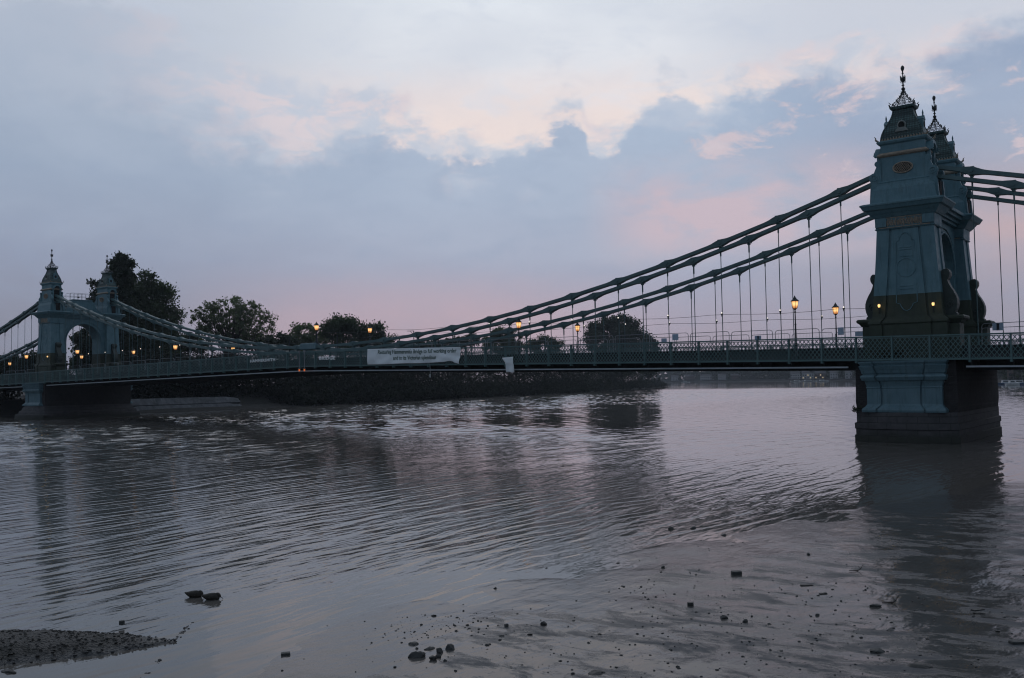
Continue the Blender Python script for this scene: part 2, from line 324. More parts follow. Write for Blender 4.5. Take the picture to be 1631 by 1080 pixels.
# ------------------------------------------------------------------ mesh builders
class MB:
    def __init__(s): s.v = []; s.f = []; s.mi = []; s.cur = 0
    def add(s, vs, fs, mi=None):
        o = len(s.v); s.v += [tuple(v) for v in vs]; s.f += [tuple(i+o for i in f) for f in fs]; s.mi += [s.cur if mi is None else mi]*len(fs)
    def box(s, x0, x1, y0, y1, z0, z1):
        s.add([(x0, y0, z0), (x1, y0, z0), (x1, y1, z0), (x0, y1, z0), (x0, y0, z1), (x1, y0, z1), (x1, y1, z1), (x0, y1, z1)],
              [(0, 3, 2, 1), (4, 5, 6, 7), (0, 1, 5, 4), (1, 2, 6, 5), (2, 3, 7, 6), (3, 0, 4, 7)])
    def beam(s, p, q, w, h=None, up=(0, 0, 1)):
        h = h or w; p = Vector(p); q = Vector(q); d = (q-p).normalized(); u = Vector(up)
        if abs(d.dot(u)) > .98: u = Vector((0, 1, 0))
        r = d.cross(u).normalized(); u = r.cross(d)
        vs = [a+r*sx*w/2+u*sz*h/2 for a in (p, q) for sx, sz in ((-1, -1), (1, -1), (1, 1), (-1, 1))]
        s.add(vs, [(0, 1, 2, 3), (7, 6, 5, 4), (0, 4, 5, 1), (1, 5, 6, 2), (2, 6, 7, 3), (3, 7, 4, 0)])
    def tube(s, pts, rad, n=8, cap=True):
        pts = [Vector(p) for p in pts]; R = rad if isinstance(rad, (list, tuple)) else [rad]*len(pts)
        d0 = (pts[1]-pts[0]).normalized(); u = Vector((0, 0, 1)) if abs(d0.z) < .9 else Vector((1, 0, 0))
        rings = []
        for i, p in enumerate(pts):
            d = (pts[min(i+1, len(pts)-1)]-pts[max(i-1, 0)])
            d = d.normalized() if d.length > 1e-9 else d0
            r = d.cross(u); r = r.normalized() if r.length > 1e-6 else Vector((1, 0, 0)); u2 = r.cross(d).normalized(); u = u2
            rings.append([p+(r*math.cos(2*PI*k/n)+u2*math.sin(2*PI*k/n))*R[i] for k in range(n)])
        s.loft(rings, cap)
    def loft(s, rings, cap=True, mis=None):
        n = len(rings[0]); vs = [v for r in rings for v in r]
        for i in range(len(rings)-1):
            pass
        fs = []; mi = []
        for i in range(len(rings)-1):
            for k in range(n):
                k2 = (k+1) % n; fs.append((i*n+k, i*n+k2, (i+1)*n+k2, (i+1)*n+k)); mi.append(s.cur if mis is None else mis[i])
        if cap:
            fs.append(tuple(reversed(range(n)))); mi.append(mi[0]); fs.append(tuple((len(rings)-1)*n+k for k in range(n))); mi.append(mi[-2])
        o = len(s.v); s.v += [tuple(v) for v in vs]; s.f += [tuple(i+o for i in f) for f in fs]; s.mi += mi
    def lathe(s, prof, n=12, c=(0, 0, 0)):
        s.loft([[(c[0]+r*math.cos(2*PI*k/n), c[1]+r*math.sin(2*PI*k/n), c[2]+z) for k in range(n)] for z, r in prof])
    def rects(s, prof, c=(0, 0)):               # (z, hx, hy)
        s.loft([[(c[0]-a, c[1]-bb, z), (c[0]+a, c[1]-bb, z), (c[0]+a, c[1]+bb, z), (c[0]-a, c[1]+bb, z)] for z, a, bb in prof])
    def prism(s, poly, axis, a, c):             # polygon in a plane, extruded along axis from a to c
        def P(u, v, w): return {'x': (w, u, v), 'y': (u, w, v), 'z': (u, v, w)}[axis]
        n = len(poly); vs = [P(u, v, a) for u, v in poly]+[P(u, v, c) for u, v in poly]
        s.add(vs, [tuple(range(n)), tuple(reversed(range(n, 2*n)))]+[(k, n+k, n+(k+1) % n, (k+1) % n) for k in range(n)])
    def disc(s, c, r, axis, w, n=14):           # short cylinder
        poly = [(r*math.cos(2*PI*k/n), r*math.sin(2*PI*k/n)) for k in range(n)]
        if axis == 'y': s.prism([(c[0]+u, c[2]+v) for u, v in poly], 'y', c[1]-w/2, c[1]+w/2)
        if axis == 'x': s.prism([(c[1]+u, c[2]+v) for u, v in poly], 'x', c[0]-w/2, c[0]+w/2)
        if axis == 'z': s.prism([(c[0]+u, c[1]+v) for u, v in poly], 'z', c[2]-w/2, c[2]+w/2)
    def ring(s, c, r, axis, rad, n=20, m=6, ez=1.0):
        pts = []
        for k in range(n+1):
            t = 2*PI*k/n; u, v = r*math.cos(t), r*math.sin(t)*ez
            pts.append({'y': (c[0]+u, c[1], c[2]+v), 'x': (c[0], c[1]+u, c[2]+v), 'z': (c[0]+u, c[1]+v, c[2])}[axis])
        s.tube(pts, rad, m, False)
    def build(s, name, mats, parent=None, smooth=False, loc=None):
        me = bpy.data.meshes.new(name); me.from_pydata(s.v, [], s.f)
        for m in (mats if isinstance(mats, (list, tuple)) else [mats]): me.materials.append(m)
        if isinstance(mats, (list, tuple)) and len(mats) > 1: me.polygons.foreach_set('material_index', s.mi)
        bm = bmesh.new(); bm.from_mesh(me); bmesh.ops.recalc_face_normals(bm, faces=bm.faces); bm.to_mesh(me); bm.free()
        if smooth: me.polygons.foreach_set('use_smooth', [True]*len(me.polygons))
        return link(name, me, parent, loc)
def link(name, me, parent=None, loc=None):
    o = bpy.data.objects.new(name, me); C.objects.link(o)
    if parent is not None: o.parent = parent
    if loc is not None: o.location = loc
    return o
def empty(name, loc=(0, 0, 0), rz=0):
    o = bpy.data.objects.new(name, None); o.empty_display_size = .5; C.objects.link(o); o.location = loc; o.rotation_euler = (0, 0, rz); return o
def tag(o, label=None, cat=None, group=None, kind=None):
    if label: o['label'] = label
    if cat: o['category'] = cat
    if group: o['group'] = group
    if kind: o['kind'] = kind
    return o
def children(o): return [c for c in bpy.data.objects if c.parent == o]
def copy_tree(o, loc=None, rz=None, label=None, parent=None):
    c = o.copy(); C.objects.link(c)
    if parent is not None: c.parent = parent
    if loc is not None: c.location = loc
    if rz is not None: c.rotation_euler = (0, 0, rz)
    if label: c['label'] = label
    for ch in children(o): copy_tree(ch, parent=c)
    return c
def raw(name, V, F, m, parent=None, smooth=False):
    me = bpy.data.meshes.new(name)
    V = np.asarray(V, dtype=np.float32); F = np.asarray(F, dtype=np.int32)
    me.vertices.add(len(V)); me.vertices.foreach_set('co', V.ravel())
    k = F.shape[1]; me.loops.add(F.size); me.loops.foreach_set('vertex_index', F.ravel())
    me.polygons.add(len(F)); me.polygons.foreach_set('loop_start', np.arange(0, F.size, k, dtype=np.int32)); me.polygons.foreach_set('loop_total', np.full(len(F), k, dtype=np.int32))
    me.update(calc_edges=True); me.materials.append(m)
    if smooth: me.polygons.foreach_set('use_smooth', [True]*len(F))
    return link(name, me, parent)
def text_mesh(name, body, size, m, parent, fn, spacing=1.0, off=.014):
    cu = bpy.data.curves.new(name, 'FONT'); cu.body = body; cu.size = size; cu.extrude = .008; cu.offset = off; cu.space_character = spacing; cu.resolution_u = 3
    t = bpy.data.objects.new(name, cu); dg = bpy.context.evaluated_depsgraph_get()
    C.objects.link(t); dg.update()
    me = bpy.data.meshes.new_from_object(t.evaluated_get(dg)); bpy.data.objects.remove(t); bpy.data.curves.remove(cu)
    for v in me.vertices: v.co = fn(v.co.x, v.co.y, v.co.z)
    me.name = name; me.materials.clear(); me.materials.append(m)
    return link(name, me, parent)
# ------------------------------------------------------------------ river, banks, foreshore
# one sheet of water, finely divided where the stream is choppy: rings and spokes about a point on the near bank
rad_ = np.concatenate([[.01, 8, 16, 26], np.arange(30, 60, .5), np.arange(60, 150, .30), np.arange(150, 430, .42), np.arange(440, 900, 40), [1200, 1700, 2400, 3300, 4600]])
ang_ = np.radians(np.concatenate([np.arange(-84, 2, .20), np.arange(2, 276, 4.0)]))
RR, AA = np.meshgrid(rad_, ang_); WX = 77.3+RR*np.sin(AA); WY = -69+RR*np.cos(AA)
wr_ = np.random.RandomState(12); H = np.zeros_like(WX)
en1 = .5+.5*np.sin(WX*.071+1.3*np.sin(WY*.043+.7))*np.sin(WY*.057+1.1*np.sin(WX*.039)); en2 = .5+.5*np.sin(WX*.19+2*np.sin(WY*.083))*np.sin(WY*.13+1.7*np.sin(WX*.11+2))
for i_ in range(34):
    lam = 1.25*2.3**wr_.rand(); th = math.radians(4+wr_.randn()*24); kx, ky = 2*PI/lam*math.cos(th), 2*PI/lam*math.sin(th)
    H += .0062*lam**1.1*np.sin(kx*WX+ky*WY+wr_.rand()*6.28)*(.62+.45*(en1 if i_ % 2 else en2))*1.12
fade = np.clip((RR-46)/60, 0, 1)*np.clip((428-RR)/120, 0, 1)*np.clip((AA+math.radians(84))/.05, 0, 1)*np.clip((math.radians(2)-AA)/.1, 0, 1)
slack = 1-.80*np.clip((WX+30)/45, 0, 1)*np.clip((WY+12)/20, 0, 1)
H = H*fade*slack; ny, nx = WX.shape
idx = np.arange(nx*ny).reshape(ny, nx); idn = np.roll(idx, -1, axis=0)
F = np.stack([idx[:, :-1], idn[:, :-1], idn[:, 1:], idx[:, 1:]], -1).reshape(-1, 4)
tag(raw('river', np.stack([WX, WY, H], -1).reshape(-1, 3), F[:, ::-1], M['water'], smooth=True), kind='structure')
SH = [(-90, 66.5), (-66, 66.6), (-62.5, 65.9), (-60.5, 65.1), (-58.6, 64.6), (-57.6, 64.5), (-55.4, 64.7), (-52.6, 65.1), (-49.2, 65.6), (-45.9, 66.3), (-39.2, 67.4), (-34, 68.9), (-27, 71.0), (-10, 75), (12, 80), (60, 92)]
sy = np.array([a for a, _ in SH]); sx = np.array([c for _, c in SH])
def fnoise(X, Y, s, seed=0, oct=3):
    out = np.zeros(X.size); xf, yf = X.ravel(), Y.ravel()
    for i in range(X.size): out[i] = mnoise.fractal(Vector((xf[i]*s+seed, yf[i]*s, seed*.7)), .9, 2.1, oct)
    return out.reshape(X.shape)
gx = np.concatenate([np.arange(57.5, 78, .2), np.arange(78, 108, 1.2)]); gy = np.concatenate([np.arange(-92, -66, 1.2), np.arange(-66, -36, .2), np.arange(-36, 14, .5)])
GX, GY = np.meshgrid(gx, gy)
D = GX-np.interp(GY, sy, sx)
NZ = fnoise(GX, GY, .45, 3, 4); NZ2 = fnoise(GX, GY, 2.2, 9, 3)
GZ = np.where(D > 0, .011*D+.05*np.clip(D-8, 0, None), .045*D)+NZ*.022+NZ2*.006*np.clip(D*.5, 0, 1)
# the gravel spit at the lower left
def spit(X, Y):
    ax, ay = 63.05, -60.4; bx, by = 59.2, -64.2       # tip and root of the axis
    L = math.hypot(bx-ax, by-ay); ux, uy = (bx-ax)/L, (by-ay)/L
    t = (X-ax)*ux+(Y-ay)*uy; w = (X-ax)*(-uy)+(Y-ay)*ux
    hw = np.interp(t, [-.1, .3, 1.0, 2.2, 4, 7, 9], [0.02, .30, .62, .98, 1.25, 1.3, .02])
    hh = np.interp(t, [-.1, .5, 1.5, 3, 8], [0, .09, .18, .25, .27])
    q = np.clip(1-(w/hw)**2, -1.2, 1)
    return np.where((t > -.1) & (t < 9), hh*q, -.1)
def plane_dist(): pass
mud = np.maximum(GZ, -.25)
ny, nx = GX.shape
V = np.stack([GX, GY, mud], -1).reshape(-1, 3); idx = np.arange(nx*ny).reshape(ny, nx)
F = np.stack([idx[:-1, :-1], idx[:-1, 1:], idx[1:, 1:], idx[1:, :-1]], -1).reshape(-1, 4)
tag(raw('foreshore', V, F, M['mud'], smooth=True), kind='structure')
gx = np.arange(56.5, 64.6, .05); gy = np.arange(-68.5, -59.2, .05); SX, SY = np.meshgrid(gx, gy)
SZ = spit(SX+fnoise(SX[::1], SY, 1.3, 5, 2)*.12, SY)
SZ = SZ+fnoise(SX, SY, 3.0, 2, 4)*.022*(SZ > -.02)
ny, nx = SX.shape; idx = np.arange(nx*ny).reshape(ny, nx)
F = np.stack([idx[:-1, :-1], idx[:-1, 1:], idx[1:, 1:], idx[1:, :-1]], -1).reshape(-1, 4)
keep = (SZ.ravel()[F] > -.05).any(1)
F = F[keep]; us, inv = np.unique(F, return_inverse=True)
V = np.stack([SX, SY, SZ], -1).reshape(-1, 3)[us]; F = inv.reshape(-1, 4)
tag(raw('gravel_spit', V, F, M['gravel'], smooth=True), kind='structure')
# pebbles that nobody could count
ico = bmesh.new(); bmesh.ops.create_icosphere(ico, subdivisions=1, radius=1)
IV = np.array([v.co[:] for v in ico.verts]); IF = np.array([[v.index for v in f.verts] for f in ico.faces]); ico.free()
rs = np.random.RandomState(5)
def zmud(x, y):
    d = x-np.interp(y, sy, sx); b0 = .011*d+.05*max(d-8, 0) if d > 0 else .045*d
    return b0+mnoise.fractal(Vector((x*.45+3, y*.45, 2.1)), .9, 2.1, 4)*.022
def pebbles(name, pts, m, smin, smax):
    V = []; F = []
    for i, (x, y, z) in enumerate(pts):
        s = smin+(smax-smin)*rs.rand()**3
        a = rs.rand()*6.28; sc = np.array([s*(.8+.6*rs.rand()), s*(.6+.5*rs.rand()), s*(.35+.4*rs.rand())])
        P = IV*(1+.25*(rs.rand(len(IV), 1)-.5))*sc; ca, sa = math.cos(a), math.sin(a)
        P = np.stack([P[:, 0]*ca-P[:, 1]*sa+x, P[:, 0]*sa+P[:, 1]*ca+y, P[:, 2]+z+s*.1], -1)
        V.append(P); F.append(IF+i*len(IV))
    return raw(name, np.concatenate(V), np.concatenate(F), m)
pts = []
sf = (SZ > -.01); ii = np.argwhere(sf)
for k in rs.randint(0, len(ii), 5200):
    r0, c0 = ii[k]; pts.append((SX[r0, c0]+rs.rand()*.05, SY[r0, c0]+rs.rand()*.05, SZ[r0, c0]))
tag(pebbles('spit_gravel', pts, M['gravel'], .005, .034), 'loose dark gravel and pebbles covering the low spit', 'gravel', kind='stuff')
pts = []
for (px, py, sx_, sy_, n) in [(700, 1000, 50, 9, 110), (640, 1010, 40, 12, 40), (1060, 940, 60, 12, 40), (1180, 935, 70, 15, 50), (900, 1040, 220, 30, 150), (1250, 980, 250, 60, 420), (1100, 1010, 200, 40, 220), (1450, 1000, 150, 50, 160), (760, 985, 60, 8, 40), (1500, 1060, 100, 15, 50), (1150, 870, 60, 8, 40)]:
    for _ in range(n):
        P = gz(px+rs.randn()*sx_, min(1100, py+rs.randn()*sy_)); z = zmud(P[0], P[1])
        if z > -.012: pts.append((P[0], P[1], z))
tag(pebbles('foreshore_pebbles', pts, M['rock'], .006, .030), 'small dark pebbles scattered lying on the wet mud', 'pebbles', kind='stuff')
# left (far side) river bank: a sheet rising from the water's edge
BK = [(-80, -260), (-79, -60), (-77.5, -5), (-68, 5), (-66, 20), (-67.6, 36), (-73, 59), (-80, 89), (-84, 114), (-95.6, 163), (-109, 221), (-137, 292), (-194, 437), (-330, 470), (-600, 480)]
bk = MB(); rings = []
nb = len(BK)
offs = [(0, -.4), (1.0, .15), (6, .8), (11, 2.6), (60, 3.2), (900, 4.5)]
for i, (x, y) in enumerate(BK):
    a = Vector(BK[max(i-1, 0)]); c = Vector(BK[min(i+1, nb-1)]); t = (c-a).normalized(); nrm = Vector((-t.y, t.x))
    if nrm.x > 0 and i < 12: nrm = -nrm
    if i >= 12: nrm = Vector((-.45, -.89))
    rings.append([(x+nrm.x*o*(.12 if (i >= 11 and o > 100) else 1), y+nrm.y*o*(.12 if (i >= 11 and o > 100) else 1), z) for o, z in offs])
VV = [v for r in rings for v in r]; k = len(offs)
bk.add(VV, [(i*k+j, i*k+j+1, (i+1)*k+j+1, (i+1)*k+j) for i in range(nb-1) for j in range(k-1)])
tag(bk.build('river_bank', M['ground']), kind='structure')
# far bank beyond the bend
FB = [gd(1000, 1650), gd(1065, 1450), gd(1200, 1200), gd(1355, 980), gd(1480, 760), gd(1595, 600), gd(1640, 500), gd(1750, 380), gd(2050, 300), (160, 60)]
fb = MB(); n = len(FB); rings = []
for i, (x, y) in enumerate(FB):
    a = Vector(FB[max(i-1, 0)]); c = Vector(FB[min(i+1, n-1)]); t = (c-a).normalized(); nrm = Vector((-t.y, t.x))
    if (nrm.x*(x-77)+nrm.y*(y+69)) < 0: nrm = -nrm
    rings.append([(x+nrm.x*o, y+nrm.y*o, z) for o, z in [(0, -.3), (2, 1.0), (5, 1.2), (5.3, 3.0), (60, 3.4), (700, 8)]])
VV = [v for r in rings for v in r]; k = 6
fb.add(VV, [(i*k+j, i*k+j+1, (i+1)*k+j+1, (i+1)*k+j) for i in range(n-1) for j in range(k-1)])
tag(fb.build('far_bank', M['ground']), kind='structure')
# ------------------------------------------------------------------ the bridge
def ptop(x): return 7.955-.0176*math.sqrt(x*x+9)+.000016*x*x      # top of the parapet
br = empty('suspension_bridge', (0, 0, 0))
tag(br, 'long green Victorian chain suspension bridge with two pairs of pointed towers over the river', 'bridge')
XE = 108.0; ST = 2.3065
xs = [-XE+ST*i for i in range(int(2*XE/ST)+1)]
def sweep(mb, prof, y=0, x0=-XE, x1=XE, step=ST):
    n = int(math.ceil((x1-x0)/step)); rr = []
    for i in range(n+1):
        x = x0+(x1-x0)*i/n; t = ptop(x); rr.append([(x, y+u, t+w) for u, w in prof])
    mb.loft(rr)
d = MB(); sweep(d, [(-6.75, -1.62), (6.75, -1.62), (6.75, -1.42), (4.6, -1.40), (4.6, -1.25), (-4.6, -1.25), (-4.6, -1.40), (-6.75, -1.42)]); d.build('deck', M['asphalt'], br)
d = MB()
for x in xs:
    t = ptop(x)
    d.box(x-.09, x+.09, -6.45, 6.45, t-2.1, t-1.63)
    for s in (-1, 1): d.prism([(s*6.45, t-1.63), (s*6.45, t-2.1), (s*6.95, t-1.63)], 'x', x-.04, x+.04)
for y in (-4.3, 4.3, -2, 2, 0): sweep(d, [(y-.15, -2.25), (y+.15, -2.25), (y+.15, -1.64), (y-.15, -1.64)])
d.build('deck_girder', M['deckdark'], br)
for y in (-4.3, 4.3):                                             # stiffening girder between road and footway
    d = MB(); sweep(d, [(y-.06, -1.3), (y+.06, -1.3), (y+.06, -.74), (y-.06, -.74)]); sweep(d, [(y-.16, -.74), (y+.16, -.74), (y+.16, -.66), (y-.16, -.66)])
    d.build('inner_girder', M['deckdark'], br)
for a, c in ((-XE, -64.6), (-57.3, 57.4), (64.7, XE)):
    for y in (-6.58, 6.58):
        d = MB(); sweep(d, [(y-.07, -2.10), (y+.07, -2.10), (y+.07, -1.99), (y-.07, -1.99)], x0=a, x1=c); d.build('service_pipe', M['strip'], br)
for side in (-1, 1):
    y = 6.9*side; d = MB()
    sweep(d, [(y-.09, -.09), (y+.09, -.09), (y+.09, 0), (y-.09, 0)]); sweep(d, [(y-.10, -1.62), (y+.10, -1.62), (y+.10, -1.50), (y-.10, -1.50)])
    sweep(d, [(y-.05, -.17), (y+.05, -.17), (y+.05, -.13), (y-.05, -.13)])
    P = .288; h = 1.40; dx = h/1.27
    i = 0; x = -XE
    while x < XE-dx:
        t0, t1 = ptop(x), ptop(x+dx)
        for (xa, za, xb, zb, yy) in ((x, t0-1.52, x+dx, t1-.12, y-.02), (x+dx, t1-1.52, x, t0-.12, y+.02)):
            w = .030
            d.add([(xa-w, yy-.006, za), (xa+w, yy-.006, za), (xb+w, yy-.006, zb), (xb-w, yy-.006, zb), (xa-w, yy+.006, za), (xa+w, yy+.006, za), (xb+w, yy+.006, zb), (xb-w, yy+.006, zb)],
                  [(0, 1, 2, 3), (7, 6, 5, 4), (0, 3, 7, 4), (1, 5, 6, 2)])
        x += P
    par = d.build('parapet', M['rail'], br)
    pm = MB(); pm.box(-.05, .05, -.12, .12, -1.70, -.03); pm.box(-.07, .07, -.15, .15, -1.78, -1.66)
    first = None
    for x in xs[1:-1]:
        if abs(abs(x)-61) < .2: pass
        if first is None: first = pm.build('parapet_post', M['rail'], par, loc=(x, y, ptop(x)))
        else:
            c = first.copy(); c.location = (x, y, ptop(x)); C.objects.link(c)
def lettering(body, x0, x1, z0, z1, size):
    w = {}
    def fn(x, y, z): return Vector((x, y, z))
    o = text_mesh('lettering', body, size, M['letters'], br, fn, 1.08)
    X = [v.co.x for v in o.data.vertices]; Z = [v.co.y for v in o.data.vertices]
    a, c, e, g = min(X), max(X), min(Z), max(Z)
    for v in o.data.vertices:
        x = x0+(v.co.x-a)/(c-a)*(x1-x0); z = z0+(v.co.y-e)/(g-e)*(z1-z0)
        v.co = Vector((x, -7.04+v.co.z, ptop(x)+z))
lettering('HAMMERSMITH ·', -8.3, -3.45, -.83, -.50, .4)
lettering('BRIDGE', 3.45, 5.95, -.93, -.56, .4)
# chains
def zu(x): return 8.515+.00278*x*x
def zl(x): return 7.906+.00280*x*x
def su(u): return 18.72-.29*u+.0018*u*u
def sl(u): return 18.72-.62-.29*u+.0018*u*u
JU = [56.53-4.6126*i for i in range(25)]; JL = [54.22-4.6126*i for i in range(25)]
def chain(nodes, y):
    mb = MB(); w = .25
    for (xa, za), (xb, zb) in zip(nodes[:-1], nodes[1:]):
        L = math.hypot(xb-xa, zb-za); tx, tz = (xb-xa)/L, (zb-za)/L
        st = [(0, .2), (.18, .235), (.38, .20), (.65, .145), (1.0, .125)]
        st = [s for s in st if s[0] < L/2]
        prof = st+[(L-s, r) for s, r in reversed(st)]
        rr = []
        for s, r in prof:
            cx, cz = xa+tx*s, za+tz*s
            rr.append([(cx+tz*r, y-w, cz-tx*r), (cx+tz*r, y+w, cz-tx*r), (cx-tz*r, y+w, cz+tx*r), (cx-tz*r, y-w, cz+tx*r)])
        mb.loft(rr)
        # gaps between the eye-bars show as grooves along the top
        rr = []
        for s, r in prof:
            cx, cz = xa+tx*s, za+tz*s; r = r+.012
            rr.append([(cx+tz*r, y-.17, cz-tx*r), (cx+tz*r, y-.03, cz-tx*r), (cx-tz*r, y-.03, cz+tx*r), (cx-tz*r, y-.17, cz+tx*r)])
        mb.loft(rr)
        rr = [[(px, py+.2, pz) for (px, py, pz) in ring] for ring in rr]; mb.loft(rr)
    return mb
def pins(nodes, y, mb):
    for x, z in nodes: mb.disc((x, y, z), .26, 'y', .53, 12); mb.disc((x, y, z), .13, 'y', .68, 10); mb.box(x-.16, x+.16, y-.2, y+.2, z-.3, z+.28)
    return mb
NH = 0; hang = []
for y in (-4.31, 4.31):
    for js, fz, tail in ((JU, zu, 0), (JL, zl, 0)):
        nodes = [(60.4, fz(60.4))]+[(x, fz(x)) for x in js if abs(x) < 59.5]+[(-60.4, fz(60.4))]
        mb = chain(nodes, y); pins(nodes[1:-1], y, mb); c = mb.build('chain', M['chain'], br)
        hang += [(x, y, fz(x)) for x, _ in nodes[1:-1]]
    for sgn in (-1, 1):
        for fz, u0 in ((su, 4.03), (sl, 6.4)):
            nodes = [(sgn*61.4, fz(.4))]+[(sgn*(61+u0+4.6126*k), fz(u0+4.6126*k)) for k in range(9)]
            mb = chain(nodes, y); pins(nodes[1:-1], y, mb); c = mb.build('chain', M['chain'], br)
            hang += [(x, y, z) for x, z in nodes[1:]]
def hanger(mb, x, y, z):
    zb = ptop(x)-1.3
    if z-.3 < zb: return
    mb.box(x-.10, x+.10, y-.09, y+.09, z-.42, z-.15); mb.tube([(x, y, zb), (x, y, z-.40)], .032, 6)
    if z-1.3 > zb: mb.tube([(x, y, z-1.0), (x, y, z-.4)], .06, 6)
    mb.tube([(x, y, zb), (x, y, min(zb+1.15, z-.4))], .055, 6)
hang.sort(key=lambda t: -((t[2]-ptop(t[0]))/math.hypot(t[0]-77, t[1]+69)) if -78 < t[0] < 70 else 9)
for t in hang[:100]:
    mb = MB(); hanger(mb, *t); mb.build('hanger', M['chain'], br)
mb = MB()
for t in hang[100:]: hanger(mb, *t)
tag(mb.build('hanger', M['chain'], br), kind='stuff')
# piers and towers
def plan(hx, hy, z, pw=.82, g=.12, gw=.16, g2=.04, sgnx=1):
    q = [(-hx, -hy), (-hx+pw, -hy), (-hx+pw, -hy+g), (-hx+pw+gw, -hy+g), (-hx+pw+gw, -hy+g2), (hx-pw-gw, -hy+g2), (hx-pw-gw, -hy+g), (hx-pw, -hy+g), (hx-pw, -hy), (hx, -hy),
         (hx, -hy*.42), (hx-.07, -hy*.42), (hx-.07, hy*.42), (hx, hy*.42)]
    q2 = [(-x, -y) for x, y in q]
    return [(x, y, z) for x, y in q+q2]
def lin_i(z, tb): return float(np.interp(z, [t[0] for t in tb], [t[1] for t in tb]))
SHX = [(8.3, 2.23), (8.9, 2.17), (9.75, 2.12), (11, 2.02), (12.4, 1.92), (14.2, 1.81)]
SHY = [(8.3, 1.17), (9.75, 1.08), (11, 1.02), (12.4, .97), (14.2, .94)]
ZS = [8.3, 8.9, 9.75, 11, 12.4, 14.2]
def tower(name, tx, ty):
    s = MB()
    # pedestal and shaft, olive up to 9.75 m
    rr = [plan(2.50, 1.30, 5.2), plan(2.50, 1.30, 5.75), plan(2.46, 1.24, 5.85), plan(2.44, 1.22, 7.75), plan(2.52, 1.28, 7.85), plan(2.50, 1.26, 7.98), plan(2.34, 1.2, 8.15)]
    mis = [1]*6
    for z in ZS: rr.append(plan(lin_i(z, SHX), lin_i(z, SHY), z)); mis.append(1 if z <= 9.76 else 0)
    s.loft(rr, True, mis)
    # capital band
    s.rects([(14.2, 1.86, .97), (14.26, 1.92, 1.02), (14.32, 1.86, .97), (15.0, 1.9, 1.0), (15.05, 2.0, 1.08), (15.12, 2.02, 1.1)])
    for k in range(4):                                            # small capital blocks above the pilasters
        for xx in (-1.5, 1.5):
            for yy in (-1, 1): s.box(xx-.36, xx+.36, yy*1.0-.09, yy*1.0+.09, 14.4, 15.0) if k == 0 else None
    sh = s.build('tower', [M['paint'], M['olive']], br, loc=(tx, ty, 0))
    L = {}
    c = MB()
    c.rects([(15.1, 2.04, 1.12), (15.25, 2.16, 1.22), (15.3, 2.2, 1.28), (15.5, 2.34, 1.42), (15.55, 2.5, 1.56), (15.78, 2.62, 1.68), (15.82, 2.67, 1.73), (15.92, 2.67, 1.73), (16.0, 2.45, 1.5)])
    c.rects([(16.0, 2.14, 1.18), (16.12, 2.10, 1.14), (16.95, 1.98, 1.04), (17.05, 1.92, 1.0), (17.25, 1.66, .92), (17.4, 1.60, .9), (17.47, 1.64, .92), (17.53, 1.54, .86)])
    c.build('cornice', M['paint'], sh)
    for yy in (-1.0, 1.0):                                        # leafy frieze of roundels
        f = MB()
        for k in range(6):
            x = -1.3+k*.52; f.ring((x, yy*1.0, 14.66), .17, 'y', .028, 12, 5); f.disc((x, yy*.985, 14.66), .10, 'y', .06, 8)
            for a in (-1, 1):
                f.tube([(x+.25, yy*1.0, 14.4), (x+.19+a*.05, yy*1.01, 14.62), (x+.25, yy*1.0, 14.9)], [.02, .035, .015], 5)
        for z in (14.33, 14.98): f.box(-1.62, 1.62, yy*.99-.04, yy*.99+.04, z-.025, z+.025)
        for k in range(34):
            x = -1.56+k*.0945; f.tube([(x, yy*1.0, 14.38+.1*rnd.random()), (x+rnd.uniform(-.09, .09), yy*1.02, 14.62+.1*rnd.random()), (x+rnd.uniform(-.06, .06), yy*1.0, 14.93)], [.02, .03+.02*rnd.random(), .015], 4)
        f.build('frieze', M['gilt'], sh)
    bl = MB()
    bl.rects([(17.5, 1.52, .84), (17.6, 1.47, .82), (19.18, 1.43, .80), (19.2, 1.43, .8)])
    bl.rects([(19.46, 1.42, .79), (20.02, 1.42, .79), (20.04, 1.5, .84), (20.1, 1.58, .9), (20.22, 1.64, .94), (20.3, 1.6, .9), (20.32, 1.4, .8)])
    bl.build('lantern_block', M['paint'], sh)
    m = MB(); m.rects([(19.18, 1.46, .83), (19.26, 1.62, .94), (19.34, 1.64, .96), (19.38, 1.56, .9), (19.47, 1.5, .86)]); m.build('moulding', M['gilt'], sh)
    for yy in (-1, 1):                                            # oval pierced grille on both faces
        gr = MB(); Y0 = yy*.855
        gr.ring((0, Y0, 18.33), .62, 'y', .045, 24, 6, .58)
        for k in range(-5, 6):
            x = k*.11; hh = .35*math.sqrt(max(0, 1-(x/.62)**2))
            for s2 in (-1, 1):
                a = [(x-hh*.5*s2, Y0, 18.33-hh*.9), (x+hh*.5*s2, Y0, 18.33+hh*.9)]
                gr.tube(a, .016, 4)
        go = gr.build('oval_grille', M['gilt'], sh)
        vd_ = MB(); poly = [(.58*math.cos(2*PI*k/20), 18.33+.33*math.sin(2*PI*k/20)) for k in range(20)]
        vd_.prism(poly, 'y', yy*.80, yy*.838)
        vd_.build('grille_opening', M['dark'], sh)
    # bell-shaped roof
    prof = [(20.3, 1.37), (20.55, 1.335), (20.8, 1.27), (21.05, 1.17), (21.3, 1.04), (21.55, .90), (21.8, .77), (22.0, .69), (22.2, .635), (22.38, .61)]
    r = MB(); r.rects([(z, a, a*.60+.03) for z, a in prof])
    for sx_ in (-1, 1):
        for sy_ in (-1, 1): r.tube([(sx_*a, sy_*(a*.60+.03), z) for z, a in prof], .05, 6)
    r.rects([(22.36, .62, .42), (22.44, .74, .5), (22.52, .80, .55), (22.6, .80, .55), (22.64, .76, .52)])
